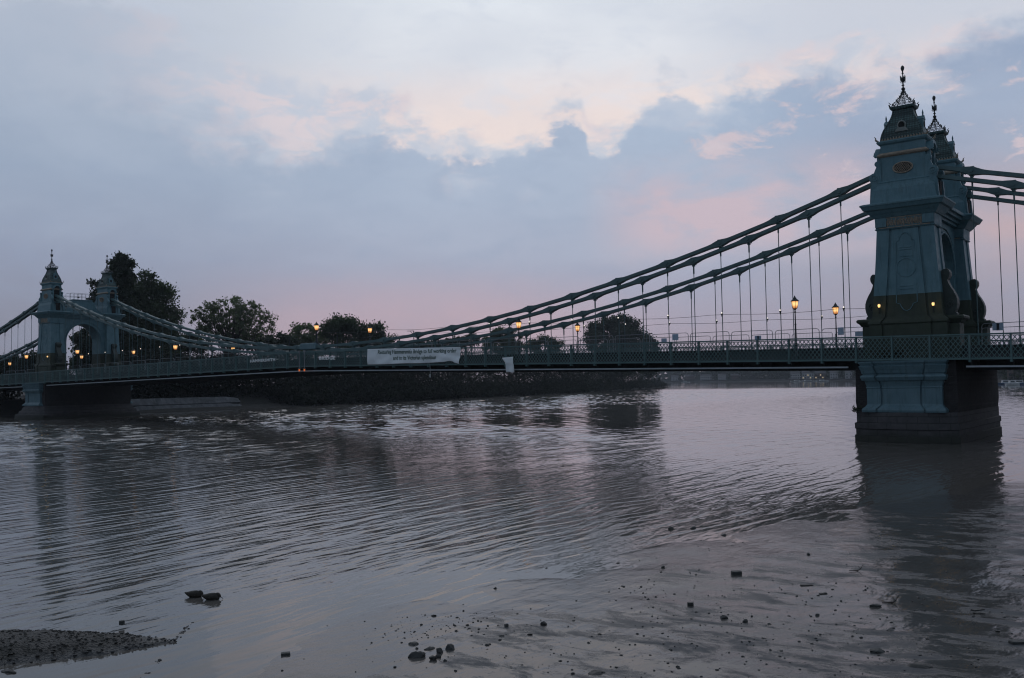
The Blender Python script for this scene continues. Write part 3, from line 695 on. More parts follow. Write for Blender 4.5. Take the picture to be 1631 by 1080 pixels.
    rf = r.build('roof', M['roofpaint'], sh)
    z0 = 21.22; a0 = lin_i(z0, prof)
    for yy in (-1, 1):
        oc = MB(); od = MB(); Y0 = yy*(a0*.60+.03+.06)
        oc.ring((0, Y0, z0), .23, 'y', .065, 16, 6, 1.2); oc.prism([(-.42, z0-.42), (.42, z0-.42), (.36, z0-.30), (.25, z0-.16), (-.25, z0-.16), (-.36, z0-.30)], 'y', Y0-.12, Y0+.07)
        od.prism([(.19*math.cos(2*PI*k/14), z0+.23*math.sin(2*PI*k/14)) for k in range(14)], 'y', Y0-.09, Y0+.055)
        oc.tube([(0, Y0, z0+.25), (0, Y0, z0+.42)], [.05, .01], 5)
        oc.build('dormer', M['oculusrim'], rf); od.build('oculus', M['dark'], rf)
    for xx in (-1, 1):
        oc = MB(); od = MB(); X0 = xx*(a0+.05)
        oc.box(min(X0-xx*.35, X0+xx*.12), max(X0-xx*.35, X0+xx*.12), -.28, .28, z0-.35, z0+.32)
        oc.prism([(-.32, z0+.32), (.32, z0+.32), (0, z0+.6)], 'x', X0-xx*.3, X0+xx*.15)
        oc.tube([(X0+xx*.05, 0, z0+.55), (X0+xx*.05, 0, z0+.8), (X0+xx*.05, 0, z0+1.0)], [.04, .06, .01], 6)
        od.prism([(.17*math.cos(2*PI*k/14), z0+.2*math.sin(2*PI*k/14)) for k in range(14)], 'x', X0-.12, X0+xx*.14)
        oc.build('dormer', M['paint'], rf); od.build('oculus', M['dark'], rf)
    # band of leaf ornament at the eaves and corner leaves
    e = MB()
    for yy in (-1, 1):
        for k in range(15): e.prism([(-1.33+k*.185, 20.32), (-1.33+k*.185+.16, 20.32), (-1.33+k*.185+.08, 20.48)], 'y', yy*.87-.02, yy*.87+.02)
    for xx in (-1, 1):
        for k in range(8): e.prism([(-.78+k*.19, 20.32), (-.78+k*.19+.16, 20.32), (-.78+k*.19+.08, 20.48)], 'x', xx*1.42-.02, xx*1.42+.02)
        for yy in (-1, 1): e.tube([(xx*1.5, yy*.84, 20.28), (xx*1.66, yy*.95, 20.42), (xx*1.66, yy*.95, 20.55), (xx*1.74, yy*1.0, 20.66)], [.07, .07, .04, .01], 5)
    e.build('eaves_ornament', M['gilt'], sh)
    # openwork cresting and finial
    w = MB()
    def pr(t): return .68*(1-t)**1.55+.045                       # half width against t in 0..1
    def pz(t): return 22.66+1.15*t
    T = [i/8 for i in range(9)]
    for sx_ in (-1, 1):
        for sy_ in (-1, 1): w.tube([(sx_*pr(t), sy_*pr(t)*.66, pz(t)) for t in T], .026, 5)
        w.tube([(sx_*pr(t), 0, pz(t)) for t in T], .02, 4); w.tube([(0, sx_*pr(t)*.66, pz(t)) for t in T], .02, 4)
        for t in T[1:]:                                           # crockets up the edges
            for sy_ in (-1, 1): w.tube([(sx_*pr(t), sy_*pr(t)*.66, pz(t)-.02), (sx_*(pr(t)+.07), sy_*(pr(t)*.66+.05), pz(t)+.05)], [.03, .012], 4)
    for t in (.06, .3, .52, .72):
        a, c2 = pr(t), pr(t)*.66; z = pz(t)
        w.tube([(-a, -c2, z), (a, -c2, z), (a, c2, z), (-a, c2, z), (-a, -c2, z)], .018, 4)
        n = max(1, int(a/.14))
        for k in range(n):
            x = -a+(k+.5)*2*a/n
            for yy in (-1, 1): w.ring((x, yy*c2, z+.11), min(.085, a/n*.8), 'y', .014, 8, 4)
        n = max(1, int(c2/.14))
        for k in range(n):
            y_ = -c2+(k+.5)*2*c2/n
            for xx in (-1, 1): w.ring((xx*a, y_, z+.11), min(.085, c2/n*.8), 'x', .014, 8, 4)
    for xx in (-1, 1):
        for yy in (-1, 1): w.tube([(xx*.76, yy*.52, 22.6), (xx*.82, yy*.56, 22.78), (xx*.72, yy*.5, 22.82), (xx*.84, yy*.58, 22.95)], [.06, .05, .04, .015], 5)
    w.build('cresting', M['iron'], sh)
    fi = MB(); fi.lathe([(23.6, .05), (23.75, .10), (23.8, .05), (23.86, .12), (23.92, .13), (23.98, .05), (24.08, .045), (24.12, .11), (24.18, .045), (24.3, .05), (24.42, .08), (24.6, .09), (24.7, .04), (24.9, .035), (24.94, .08), (25.0, .04), (25.1, .05), (25.2, .10), (25.32, .125), (25.42, .10), (25.5, .02)], 8)
    for k in range(4):
        a = k*PI/2+PI/4; c_, s_ = math.cos(a), math.sin(a)
        fi.tube([(0, 0, 24.35), (.14*c_, .14*s_, 24.5), (.16*c_, .16*s_, 24.68), (.2*c_, .2*s_, 24.80)], [.05, .06, .04, .01], 5)
        fi.ring((.15*c_, .15*s_, 24.38), .055, 'y', .016, 8, 4)
    fi.build('finial', M['iron'], sh)
    # hooded chain openings, volutes and base consoles on the two ends
    for xx in (-1, 1):
        hd = MB(); dk = MB(); cs = MB(); pd = MB()
        def bx(mb, x0, x1, y0, y1, z0, z1): mb.box(min(xx*x0, xx*x1), max(xx*x0, xx*x1), y0, y1, z0, z1)
        bx(hd, 1.4, 1.72, -.62, -.44, 17.3, 19.3); bx(hd, 1.4, 1.72, .44, .62, 17.3, 19.3)
        for k in range(10):                                       # round hood
            a0_, a1_ = PI*k/10, PI*(k+1)/10
            poly = [(.44*math.cos(a0_), 19.3+.5*math.sin(a0_)), (.64*math.cos(a0_), 19.3+.72*math.sin(a0_)), (.64*math.cos(a1_), 19.3+.72*math.sin(a1_)), (.44*math.cos(a1_), 19.3+.5*math.sin(a1_))]
            hd.prism(poly, 'x', xx*1.4, xx*1.86)
        hd.tube([(xx*1.8, -.7, 19.3), (xx*1.9, -.62, 19.42), (xx*1.9, -.5, 19.7)], [.05, .05, .02], 5); hd.tube([(xx*1.8, .7, 19.3), (xx*1.9, .62, 19.42), (xx*1.9, .5, 19.7)], [.05, .05, .02], 5)
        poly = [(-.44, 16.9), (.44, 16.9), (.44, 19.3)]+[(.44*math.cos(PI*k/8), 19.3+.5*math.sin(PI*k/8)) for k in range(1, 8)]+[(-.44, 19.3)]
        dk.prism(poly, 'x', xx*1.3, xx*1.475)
        bx(dk, 1.9, 2.135, -.30, .30, 16.12, 17.2)
        for yy in (-1, 1):
            vo = MB(); Yc = yy*.78
            cx = xx*1.86
            vo.disc((cx, Yc, 17.85), .34, 'y', .24, 16); vo.ring((cx, Yc+yy*.12, 17.85), .2, 'y', .05, 12, 5); vo.disc((cx, Yc+yy*.1, 17.85), .08, 'y', .12, 8)
            vo.disc((xx*1.62, Yc, 18.78), .2, 'y', .22, 12)
            poly = [(xx*1.4, 17.3), (xx*2.0, 17.2), (xx*2.18, 17.75), (xx*1.9, 18.15), (xx*1.7, 18.6), (xx*1.78, 18.85), (xx*1.4, 18.9)]
            vo.prism(poly, 'y', Yc-.1, Yc+.1)
            vo.prism([(xx*1.5, 16.1), (xx*2.2, 16.1), (xx*2.12, 17.3), (xx*1.5, 17.4)], 'y', Yc-.13, Yc+.13)
            vo.build('volute', M['paint'], sh)
        # base console: S-shaped scroll on a pedestal
        poly = [(2.0, 8.2), (3.0, 8.2), (3.02, 8.35), (2.9, 8.45), (3.02, 8.7), (3.08, 9.0), (3.06, 9.3), (2.95, 9.6), (2.78, 9.9), (2.6, 10.15), (2.48, 10.4), (2.42, 10.6), (2.5, 10.68), (2.6, 10.85), (2.62, 11.05), (2.55, 11.22), (2.4, 11.32), (2.22, 11.3), (2.0, 11.2)]
        cs.prism([(xx*(2.0+(a-2.0)*.86), z) for a, z in poly], 'y', -.33, .33)
        inner = [(2.2, 8.5), (2.8, 8.6), (2.9, 9.1), (2.72, 9.6), (2.4, 10.1), (2.2, 10.4)]
        for yy in (-1, 1):
            cs.tube([(xx*(2.46+.27*(1-k/16)*math.cos(k*.75)), yy*.34, 8.98+.36*(1-k/16)*math.sin(k*.75)) for k in range(15)], .05, 5)
            cs.disc((xx*2.36, yy*.35, 11.02), .16, 'y', .08, 10)
        pd.rects([(5.2, .55, .62), (7.7, .55, .6), (7.75, .62, .66), (7.9, .72, .78), (8.0, .86, .86), (8.12, .88, .88), (8.22, .8, .8)], (xx*2.52, 0))
        hd.build('chain_hood', M['paint'], sh); dk.build('chain_opening', M['dark'], sh)
        cs.build('console_scroll', M['olive2'], sh); pd.build('console_pedestal', M['olive'], sh)
    # raised outline work on the outer and inner face
    ro = MB()
    for yy in (-1, 1):
        def FY(z): return yy*(lin_i(z, SHY)-.03)
        def P2(x, z): return (x, FY(z), z)
        ro.tube([P2(-.52, 13.35), P2(-.4, 13.4), P2(-.36, 13.6), P2(-.2, 13.82), P2(0, 13.9), P2(.2, 13.82), P2(.36, 13.6), P2(.4, 13.4), P2(.55, 13.35), P2(.58, 12.6)], .03, 5)
        ro.tube([P2(.6*math.cos(k*PI/12), 11.55+.62*math.sin(k*PI/12)) for k in range(25)], .035, 5)
        ro.tube([P2(-.58, 13.3), P2(-.62, 11), P2(-.66, 9.2), P2(-.4, 9.1), P2(-.36, 8.95), P2(-.2, 8.72), P2(0, 8.64), P2(.2, 8.72), P2(.36, 8.95), P2(.4, 9.1), P2(.66, 9.2), P2(.66, 9.7), P2(.62, 10.4)], .028, 5)
        for z in (12.9, 12.75, 12.3, 10.3, 10.1): ro.tube([P2(-.4, z), P2(.42, z)], .022, 4)
    ro.build('relief_moulding', M['paint'], sh)
    return sh
M['roofpaint'] = simple('roof_scale_paint', (.035, .085, .078), (.06, .115, .105), 1.5, .5, .03, 6)
def frs(q, p):
    v = OC(q)
    ck = q.n('ShaderNodeTexVoronoi'); q.put(ck.inputs['Vector'], q.scale(v, (5.5, 5.5, 6.5), rot=(0, .0, 0))); ck.inputs['Scale'].default_value = 1; ck.inputs['Randomness'].default_value = .15
    n = q.noise(v, 2, 4, .6)
    q.put(p.inputs['Base Color'], q.mix(q.mr(ck.outputs['Distance'], .2, .6), q.mix(n, (.055, .115, .115, 1), (.09, .16, .155, 1)), (.015, .035, .034, 1)))
    p.inputs['Roughness'].default_value = .5
    bump(q, p, q.m('MULTIPLY', ck.outputs['Distance'], -.05), 1.0)
M['roofpaint'] = mat('fish_scale_roof_paint', frs)
M['olive2'] = simple('dark_console_paint', (.020, .032, .028), (.034, .05, .042), 1.5, .5, .006, 10, True)
def towerbase(tx, ty0, outer):
    # blue-green moulded base below the parapet, outer face of the pier
    t = MB(); sg = -1 if ty0 < 0 else 1
    prof = [(1.95, 2.58, .62), (2.08, 2.6, .64), (2.2, 2.55, .6), (2.3, 2.42, .48), (2.42, 2.34, .36), (2.5, 2.32, .33), (3.5, 2.32, .32), (3.55, 2.36, .36), (3.62, 2.32, .32), (3.7, 2.34, .34), (3.9, 2.40, .4), (4.0, 2.42, .42), (4.02, 2.56, .54), (4.25, 2.64, .64), (4.36, 2.6, .6), (4.40, 2.5, .5), (4.45, 2.5, .5), (4.5, 2.56, .56), (4.72, 2.6, .62), (4.76, 2.64, .64), (4.98, 2.7, .72), (5.02, 2.62, .62), (5.1, 2.66, .66), (5.18, 2.72, .72), (5.3, 2.74, .74)]
    rr = []
    for z, hx, pr_ in prof:
        y1 = sg*(6.62+pr_); y0 = sg*6.3; g = sg*.13; e = sg*.03
        q = [(tx-hx, y0), (tx-hx, y1), (tx-hx+.88, y1), (tx-hx+.88, y1-g), (tx-hx+1.0, y1-g), (tx-hx+1.0, y1-e), (tx+hx-1.32, y1-e), (tx+hx-1.32, y1-g), (tx+hx-1.2, y1-g), (tx+hx-1.2, y1), (tx+hx, y1), (tx+hx, y0)]
        rr.append([(a, c, z) for a, c in q])
    t.loft(rr); t.build('moulded_base', M['paint_base'], outer)
for tx in (-61.0, 61.0):
    s = MB()
    def bow(hx, y0, bulge, z, n=14):
        P = [(tx-hx, -y0, z)]
        for k in range(1, n): u = -1+2*k/n; P.append((tx+hx*u, -y0-bulge*(1-u*u)**.8, z))
        P.append((tx+hx, -y0, z)); P += [(2*tx-x, -y, z) for x, y, z in P]
        return P
    s.loft([bow(3.26, 6.72, .72, -1.2), bow(3.26, 6.72, .72, .42), bow(3.18, 6.70, .68, .45), bow(3.18, 6.70, .68, .82), bow(3.24, 6.74, .72, .85), bow(3.24, 6.74, .72, 1.22), bow(3.12, 6.66, .66, 1.27), bow(3.12, 6.66, .62, 1.93), bow(3.05, 6.60, .5, 1.97)])
    if tx < 0:                                                    # the far pier stands on a wider stepped footing
        s.loft([bow(4.6, 7.5, 1.2, -1.2), bow(4.5, 7.4, 1.1, .35), bow(4.45, 7.35, 1.1, .75), bow(4.1, 7.1, .95, .8), bow(4.0, 7.0, .9, 1.2), bow(3.6, 6.9, .8, 1.25), bow(3.3, 6.75, .7, 1.80)])
    pier = s.build('pier', M['stone'], br)
    k = MB(); k.loft([bow(3.10, 6.55, .1, 1.96), bow(3.16, 6.62, .02, 2.6), bow(3.10, 6.60, .02, 5.3)]); k.build('pier_core', M['pierbrick'], pier)
    towerbase(tx, -1, pier); towerbase(tx, 1, pier)
    for ty in (-4.31, 4.31): tower('tower', tx, ty)
    # arched portal between the towers
    for part in ('portal',):
        p_ = MB(); N = 16; inner = [(2.62, 5.2), (2.62, 9.75), (2.62, 11.6)]+[(2.62*math.cos(PI*k/N), 11.6+2.62*math.sin(PI*k/N)) for k in range(1, N)]+[(-2.62, 11.6), (-2.62, 9.75), (-2.62, 5.2)]
        outer = [(3.5, 5.2), (3.5, 9.75), (3.4, 11.6)]+[(3.35*max(-1, min(1, 1.5*math.cos(PI*k/N))), 15.12 if abs(math.cos(PI*k/N)) < .72 else 11.6+3.52*abs(math.sin(PI*k/N))/.7) for k in range(1, N)]+[(-3.4, 11.6), (-3.5, 9.75), (-3.5, 5.2)]
        n = len(inner); vs = []
        for X0 in (-1.25, 1.25): vs += [(tx+X0, a, c) for a, c in inner]+[(tx+X0, a, c) for a, c in outer]
        fs = []; mi = []
        for k in range(n-1):
            mm = 1 if (k == 0 or k == n-2) else 0
            fs += [(k, k+1, n+k+1, n+k), (2*n+k, 3*n+k, 3*n+k+1, 2*n+k+1), (k, 2*n+k, 2*n+k+1, k+1), (n+k, n+k+1, 3*n+k+1, 3*n+k)]; mi += [mm]*4
        o = len(p_.v); p_.v += vs; p_.f += fs; p_.mi += mi
        for X0 in (-1.3, 1.3):
            p_.tube([(tx+X0, 2.75*math.cos(PI*k/16), 11.6+2.75*math.sin(PI*k/16)) for k in range(17)], .09, 6)
            p_.tube([(tx+X0, 3.15*math.cos(PI*k/16), 11.6+3.1*math.sin(PI*k/16)) for k in range(3, 14)], .05, 6)
        po = p_.build('portal', [M['paint'], M['olive']], br)
        c = MB()
        for z0, z1, hx in [(15.1, 15.3, 1.5), (15.3, 15.52, 1.66), (15.52, 15.75, 1.9), (15.75, 15.97, 2.1)]: c.box(tx-hx, tx+hx, -3.45, 3.45, z0+.001, z1)
        c.build('portal_cornice', M['paint'], po)
        a = MB(); a.prism([(-3.1, 15.97), (-3.0, 16.25), (-2.45, 16.5), (-2.1, 16.95), (-1.95, 17.5), (-1.7, 17.8), (-1.5, 17.92), (1.5, 17.92), (1.7, 17.8), (1.95, 17.5), (2.1, 16.95), (2.45, 16.5), (3.0, 16.25), (3.1, 15.97)], 'x', tx-.75, tx+.75)
        a.prism([(-1.6, 17.92), (-1.5, 18.04), (1.5, 18.04), (1.6, 17.92)], 'x', tx-.85, tx+.85)
        a.build('attic', M['paint'], po)
        rl = MB()
        for X0 in (-.7, .7):
            for z in (18.5, 19.0): rl.tube([(tx+X0, -1.8, z-.08), (tx+X0, -1.65, z), (tx+X0, 1.65, z), (tx+X0, 1.8, z-.08)], .022, 5)
            rl.tube([(tx+X0, -3.2, 18.45), (tx+X0, -1.8, 18.5)], .02, 5); rl.tube([(tx+X0, 3.2, 18.45), (tx+X0, 1.8, 18.5)], .02, 5)
            for k in range(7): rl.tube([(tx+X0, -1.8+.6*k, 18.0), (tx+X0, -1.8+.6*k, 18.98)], .02, 5)
            rl.tube([(tx+X0, -3.2, 16.2), (tx+X0, -3.2, 18.45)], .02, 5); rl.tube([(tx+X0, 3.2, 16.2), (tx+X0, 3.2, 18.45)], .02, 5)
        rl.build('attic_railing', M['iron'], po)
# lamps fixed on the tower faces
def wall_lamp(x, y, z, lab):
    t = tag(empty('wall_lamp', (x, y, z)), lab, 'lamp', 'small lamps on the tower bases')
    m = MB(); m.tube([(0, .3, -.55), (0, .05, -.45), (0, 0, -.2)], .03, 6); m.lathe([(-.2, .05), (-.12, .09), (-.1, .04)], 8); m.lathe([(.12, .09), (.17, .11), (.24, .02)], 8); m.build('bracket', M['iron'], t)
    g = MB(); g.lathe([(-.12, .04), (-.05, .085), (.05, .095), (.12, .07)], 10); g.build('bulb', M['bulb'], t, True)
    l = bpy.data.lights.new('wall_lamp_light', 'POINT'); l.energy = 1.3; l.color = (1, .62, .22); l.shadow_soft_size = .08
    o = bpy.data.objects.new('wall_lamp_light', l); C.objects.link(o); o.parent = t; o.location = (0, -.16, -.02)
wall_lamp(59.28, -5.62, 9.05, 'small lit wall lamp on left side of the large right tower')
wall_lamp(62.68, -5.62, 8.95, 'small lit wall lamp on right side of the large right tower')
wall_lamp(-59.3, -5.62, 9.2, 'small lit wall lamp at foot of the distant left tower')
# street lamps
def make_lamp(zl_, stand, label):
    t = tag(empty('street_lamp', (0, 0, 0)), label, 'street lamp', 'lit lamp posts along the bridge')
    H = zl_                                                        # centre of the lantern above the base
    p = MB(); p.lathe([(0, .17), (.25, .17), (.3, .12), (.9, .10), (1.0, .13), (1.06, .075), (H*.62, .055), (H*.62+.05, .085), (H*.62+.1, .05), (H-.62, .04), (H-.56, .08), (H-.5, .05), (H-.42, .04), (H-.36, .10), (H-.33, .10)], 8); p.build('pole', M['iron'], t)
    g = MB(); g.lathe([(H-.30, .13), (H-.26, .16), (H-.1, .205), (H+.22, .25)], 6); g.build('lantern_glass', M['glow'], t)
    f = MB()
    for k in range(6):
        a = 2*PI*k/6; f.tube([(.165*math.cos(a), .165*math.sin(a), H-.30), (.21*math.cos(a), .21*math.sin(a), H-.1), (.255*math.cos(a), .255*math.sin(a), H+.23)], .014, 4)
    f.lathe([(H+.22, .30), (H+.26, .31), (H+.30, .26), (H+.40, .15), (H+.44, .12), (H+.50, .11), (H+.52, .04), (H+.56, .06), (H+.64, .015)], 6)
    f.lathe([(H-.34, .10), (H-.31, .15), (H-.29, .15)], 6)
    f.build('lantern_frame', M['iron'], t)
    l = bpy.data.lights.new('lamp_light', 'POINT'); l.energy = 5; l.color = (1, .6, .25); l.shadow_soft_size = .15
    o = bpy.data.objects.new('lamp_light', l); C.objects.link(o); o.parent = t; o.location = (0, 0, H-.05)
    return t
LN = [(53.2, -4.45, 9.62, 'lit street lamp, left of the two that flank the right tower lantern row'), ]
lamps = [
 (53.2, -4.85, 9.60, 'lit black street lamp, larger one of the pair left of the big right tower'),
 (52.9, 4.85, 9.70, 'lit black street lamp nearest the left edge of the big right tower'),
 (27.8, 4.85, 9.50, 'lit street lamp just left of the round-topped dark tree beyond the bridge'),
 (28.0, -4.85, 9.42, 'lit street lamp on the deck above the white hanging cloth'),
 (-1.0, 4.6, 10.66, 'lit street lamp raised on a small arched base behind the white banner'),
 (-.2, -4.6, 10.62, 'lit street lamp raised at mid span between the words on the parapet'),
 (-26.8, -4.85, 9.42, 'lit street lamp below the chains, right of the tall dark poplar'),
 (-28.5, 4.85, 9.40, 'low lit street lamp under the chains below the wide spreading tree'),
 (-54.0, 4.85, 9.85, 'lit street lamp just right of the far left tower, under its chain'),
 (-51.9, -4.85, 9.68, 'lit street lamp seen through the portal arch, left and higher of two'),
 (-70.0, 4.85, 9.60, 'lit street lamp seen through the portal arch, right and lower of two'),
 (-67.8, -4.85, 9.45, 'lit street lamp just left of the distant left tower'),
 (-96.3, 4.85, 9.15, 'lit street lamp nearest the left edge of the picture'),
]
base = {}
for x, y, z, lab in lamps:
    zb = ptop(x)-1.4
    raised = abs(x) < 3
    if raised: zb = zu(x)+.35
    H = round(z-zb, 2); 
    t = make_lamp(H, raised, lab); t.location = (x, y*.0+(-4.31 if y < 0 else 4.31) if raised else y, zb)
    if raised:                                                     # little arched iron stand sitting on the chain
        a = MB(); a.tube([(.62*math.cos(PI*k/10), 0, -.42+.46*math.sin(PI*k/10)) for k in range(11)], .06, 6); a.tube([(.35*math.cos(PI*k/10), 0, -.42+.26*math.sin(PI*k/10)) for k in range(11)], .03, 6); a.box(-.2, .2, -.2, .2, -.02, .12)
        a.build('arched_stand', M['iron'], t)
# iron box casing on the far chain at mid span
cb = MB(); cb.rects([(8.25, 1.3, .34), (8.32, 1.35, .38), (8.85, 1.3, .34), (8.95, 1.2, .28)], (-1.3, -4.31)); cb.build('chain_casing', M['paint_base'], br)
# marker lights hanging below the parapet at mid span
for x, lab in ((.32, 'orange navigation light hanging under the parapet at mid span, left one'), (1.15, 'orange navigation light hanging under the parapet at mid span, brighter right one')):
    t = tag(empty('navigation_light', (x, -7.1, 5.95)), lab, 'marker light', 'navigation lights at mid span')
    m = MB(); m.tube([(0, 0, .15), (0, 0, 2.02)], .045, 6); m.box(-.1, .1, -.08, .08, 1.9, 2.06); m.lathe([(.12, .12), (.18, .14), (.24, .03)], 8); m.lathe([(-.22, .10), (-.16, .13), (-.12, .11)], 8); m.build('pole', M['galv'], t)
    g = MB(); g.lathe([(-.12, .07), (0, .09), (.10, .07)], 10); g.build('lamp_glass', M['red'], t)
# strings of small white lamps and the two cables that feed them
for y, sgn in ((-4.5, 0), (4.5, 1)):
    c = MB(); pts = []
    n = 60
    for i in range(n+1):
        x = -58+116*i/n; ph = ((x-56.53) % 9.2252)/9.2252
        pts.append((x, y, ptop(x)+2.12-.28*4*ph*(1-ph)*.6))
    c.tube(pts, .014, 4); o = c.build('overhead_cable', M['iron'])
    tag(o, 'thin dark cable strung between suspension rods on the %s side of the bridge' % ('near' if y < 0 else 'far'), 'cable')
first = None; kk = 0
for x in [56.53-4.6126*i for i in range(0, 24)]:
    if zu(x) < ptop(x)+2.6: continue
    for y in (-4.43, 4.43):
        if y > 0 and x < 18: continue
        if first is None:
            t = tag(empty('rod_light', (x, y, ptop(x)+2.2)), 'tiny white light clipped high on a suspension rod beside the cable', 'light', 'tiny white lights on the suspension rods')
            m = MB(); m.box(-.06, .06, -.02, .12, -.14, -.04); m.lathe([(-.3, .02), (-.12, .05), (-.08, .05)], 6); m.build('bracket', M['iron'], t)
            g = MB(); g.lathe([(-.05, .03), (0, .055), (.05, .03)], 8); g.build('bulb', M['led'], t, True); first = t
        else: copy_tree(first, (x, y, ptop(x)+2.2))
        kk += 1
# tall wire fence panels standing on the roadway
def fence_panel():
    t = tag(empty('fence_panel'), 'tall galvanised fence panel with rounded corners in the row beside the near chains', 'fence panel', 'temporary fence panels along the road')
    m = MB(); Lp = 3.4; H = 2.0; r = .22
    pts = [(.05, 0, 0), (.05, 0, H-r)]+[(.05+r-r*math.cos(a), 0, H-r+r*math.sin(a)) for a in (PI/6, PI/3, PI/2)]+[(Lp-.05-r+r*math.sin(a), 0, H-r+r*math.cos(a)) for a in (0, PI/6, PI/3, PI/2)]+[(Lp-.05, 0, 0)]
    m.tube(pts, .024, 6); m.tube([(.05, 0, .25), (Lp-.05, 0, .25)], .016, 5); m.build('frame', M['galv'], t)
    w = MB()
    for k in range(1, 14): w.beam((.05+k*.236, 0, .25), (.05+k*.236, 0, H-.02), .0035)
    for k in range(1, 5): w.beam((.05, 0, .25+k*.36), (Lp-.05, 0, .25+k*.36), .0035)
    w.build('wire_mesh', M['galv'], t)
    f = MB(); f.box(-.1, .2, -.3, .3, -.02, .10); f.build('foot_block', M['asphalt'], t)
    return t
fp = None
for y, lab, off in ((-3.3, None, 0), (3.5, 'tall galvanised fence panel with rounded corners in the row beside the far chains', 1.3)):
    for i in range(44):
        x = 72-off-3.5*i
        if x < -80: break
        if abs(abs(x+1.7)-61) < 3.2: continue
        loc = (x, y, ptop(x)-1.23)
        if fp is None: fp = fence_panel(); fp.location = loc; first_l = fp['label']
        else: copy_tree(fp, loc, rnd.uniform(-.012, .012), lab or fp['label'])
# small signs on the panels
def sign(x, y, z, w, h, label):
    m = MB(); m.box(x-w/2, x+w/2, y-.015, y+.015, z-h/2, z+h/2); m.box(x-w/2-.02, x+w/2+.02, y+.012, y+.03, z-h/2-.02, z+h/2+.02)
    tag(m.build('notice_board', M['signs']), label, 'sign')
def PY(px, py, Y):
    d_ = ray(px, py); P = CAM+d_*(Y-CAM[1])/d_[1]; return P[0], P[2]
for px, py, Y, w, h, lab in [(1586.5, 520.5, 3.45, .42, .48, 'small square notice on the fence right of the tower, left of two'), (1592.8, 520.5, 3.45, .42, .48, 'small square notice on the fence right of the tower, right of two'),
                             (1370, 532, 3.45, .7, .3, 'long low notice on the fence touching the big tower base'), (1339.5, 527.5, -3.35, .38, .5, 'small notice on the fence beside the lamp left of the tower'),
                             (1076, 537, -3.35, .5, .45, 'small pale blue notice on the fence left of centre of the right half'), (1206, 538, 3.45, .35, .3, 'tiny notice on the fence, first of a pair in the open stretch'), (1209.5, 538, 3.45, .3, .3, 'tiny notice on the fence, second of a pair in the open stretch'),
                             (1058, 542, 3.45, .5, .3, 'tiny twin notice on the fence right of the round dark tree')]:
    x, z = PY(px, py, Y); sign(x, Y-.06, z, w, h, lab)
# surveillance-style lamp brackets near mid span
for px, py, h_, Y, lab, arm in [(659, 527, 2.2, -4.0, 'thin post with a short angled arm between chains right of mid span', 1), (698, 534, 1.6, 4.0, 'thin bare post behind the banner', 0), (537, 533, 1.6, -4.0, 'thick bare post above the word on the right of mid span', 0), (461, 537, 1.5, -4.0, 'thin bare post left of the raised mid-span lamp', 0), (428, 540, 1.6, 4.0, 'thin post with small arm among the low left chains', 1), (611, 528, 1.7, 4.0, 'thin post with small arm right of the raised far lamp', 1), (751, 540, 1.3, 4.0, 'thin post with flat arm seen over the banner end', 1)]:
    x, z = PY(px, py, Y); m = MB(); zb = ptop(x)-1.3
    m.tube([(x, Y, zb), (x, Y, z)], .045 if arm else .06, 6)
    if arm: m.tube([(x, Y, z), (x-.9, Y, z+.02)], .03, 5); m.tube([(x-.05, Y, z-.35), (x-.5, Y, z)], .022, 5)
    tag(m.build('post', M['iron']), lab, 'post')
# banner tied to the parapet
def wr(x, z):      # ripple depth of the hanging cloth
    u = (x-10.85)/12.2
    s = .05*math.sin(9*u+2.5*z)+.03*math.sin(31*u-4*z)*min(1, max(0, -z*.9+.1))+.07*max(0, u-.62)*math.sin(22*u+9*z)
    r_ = math.hypot((u-.16)*12.2, (z+.02)); s += .028*math.sin(7.5*r_)*math.exp(-r_/1.6)
    return -7.14+s*(.35 if z > -.12 else 1)
nx_, nz_ = 150, 22; V = []; F = []
for j in range(nz_+1):
    for i in range(nx_+1):
        u = i/nx_; v = j/nz_; x = 10.85+12.2*u
        ztop = .06-.05*u; dep = 1.50-.10*u+.04*math.sin(5*u+1)+.05*math.sin(13*u)*u
        if u > .93: dep -= (u-.93)*(-1.6)
        if .84 < u < .95: dep -= .09*math.sin((u-.84)/.11*PI)
        x2 = x-(.16*v*max(0, (u-.9)/.1))
        z = ztop-dep*v; V.append((x2, wr(x, z), ptop(x)+z))
for j in range(nz_):
    for i in range(nx_): a = j*(nx_+1)+i; F.append((a, a+1, a+nx_+2, a+nx_+1))
bt = tag(empty('banner', (0, 0, 0)), 'long white fabric banner with dark green writing tied along the parapet', 'banner')
bo = raw('banner_cloth', V, F, M['cloth'], bt, smooth=True)
sm = bo.modifiers.new('thickness', 'SOLIDIFY'); sm.thickness = .008
def btext(body, x0, x1, zc, size):
    o = text_mesh('banner_text', body, size, M['inkgreen'], bt, lambda x, y, z: Vector((x, y, z)), 1.02, .009)
    X = [v.co.x for v in o.data.vertices]; a, c = min(X), max(X)
    for v in o.data.vertices:
        x = x0+(v.co.x-a)/(c-a)*(x1-x0); z = zc+v.co.y*.95; v.co = Vector((x, wr(x, z)-.022+v.co.z*.4, ptop(x)+z))
btext('Restoring Hammersmith Bridge to full working order', 12.35, 22.55, -.46, .56)
btext('and to its Victorian splendour', 14.4, 20.1, -1.04, .56)
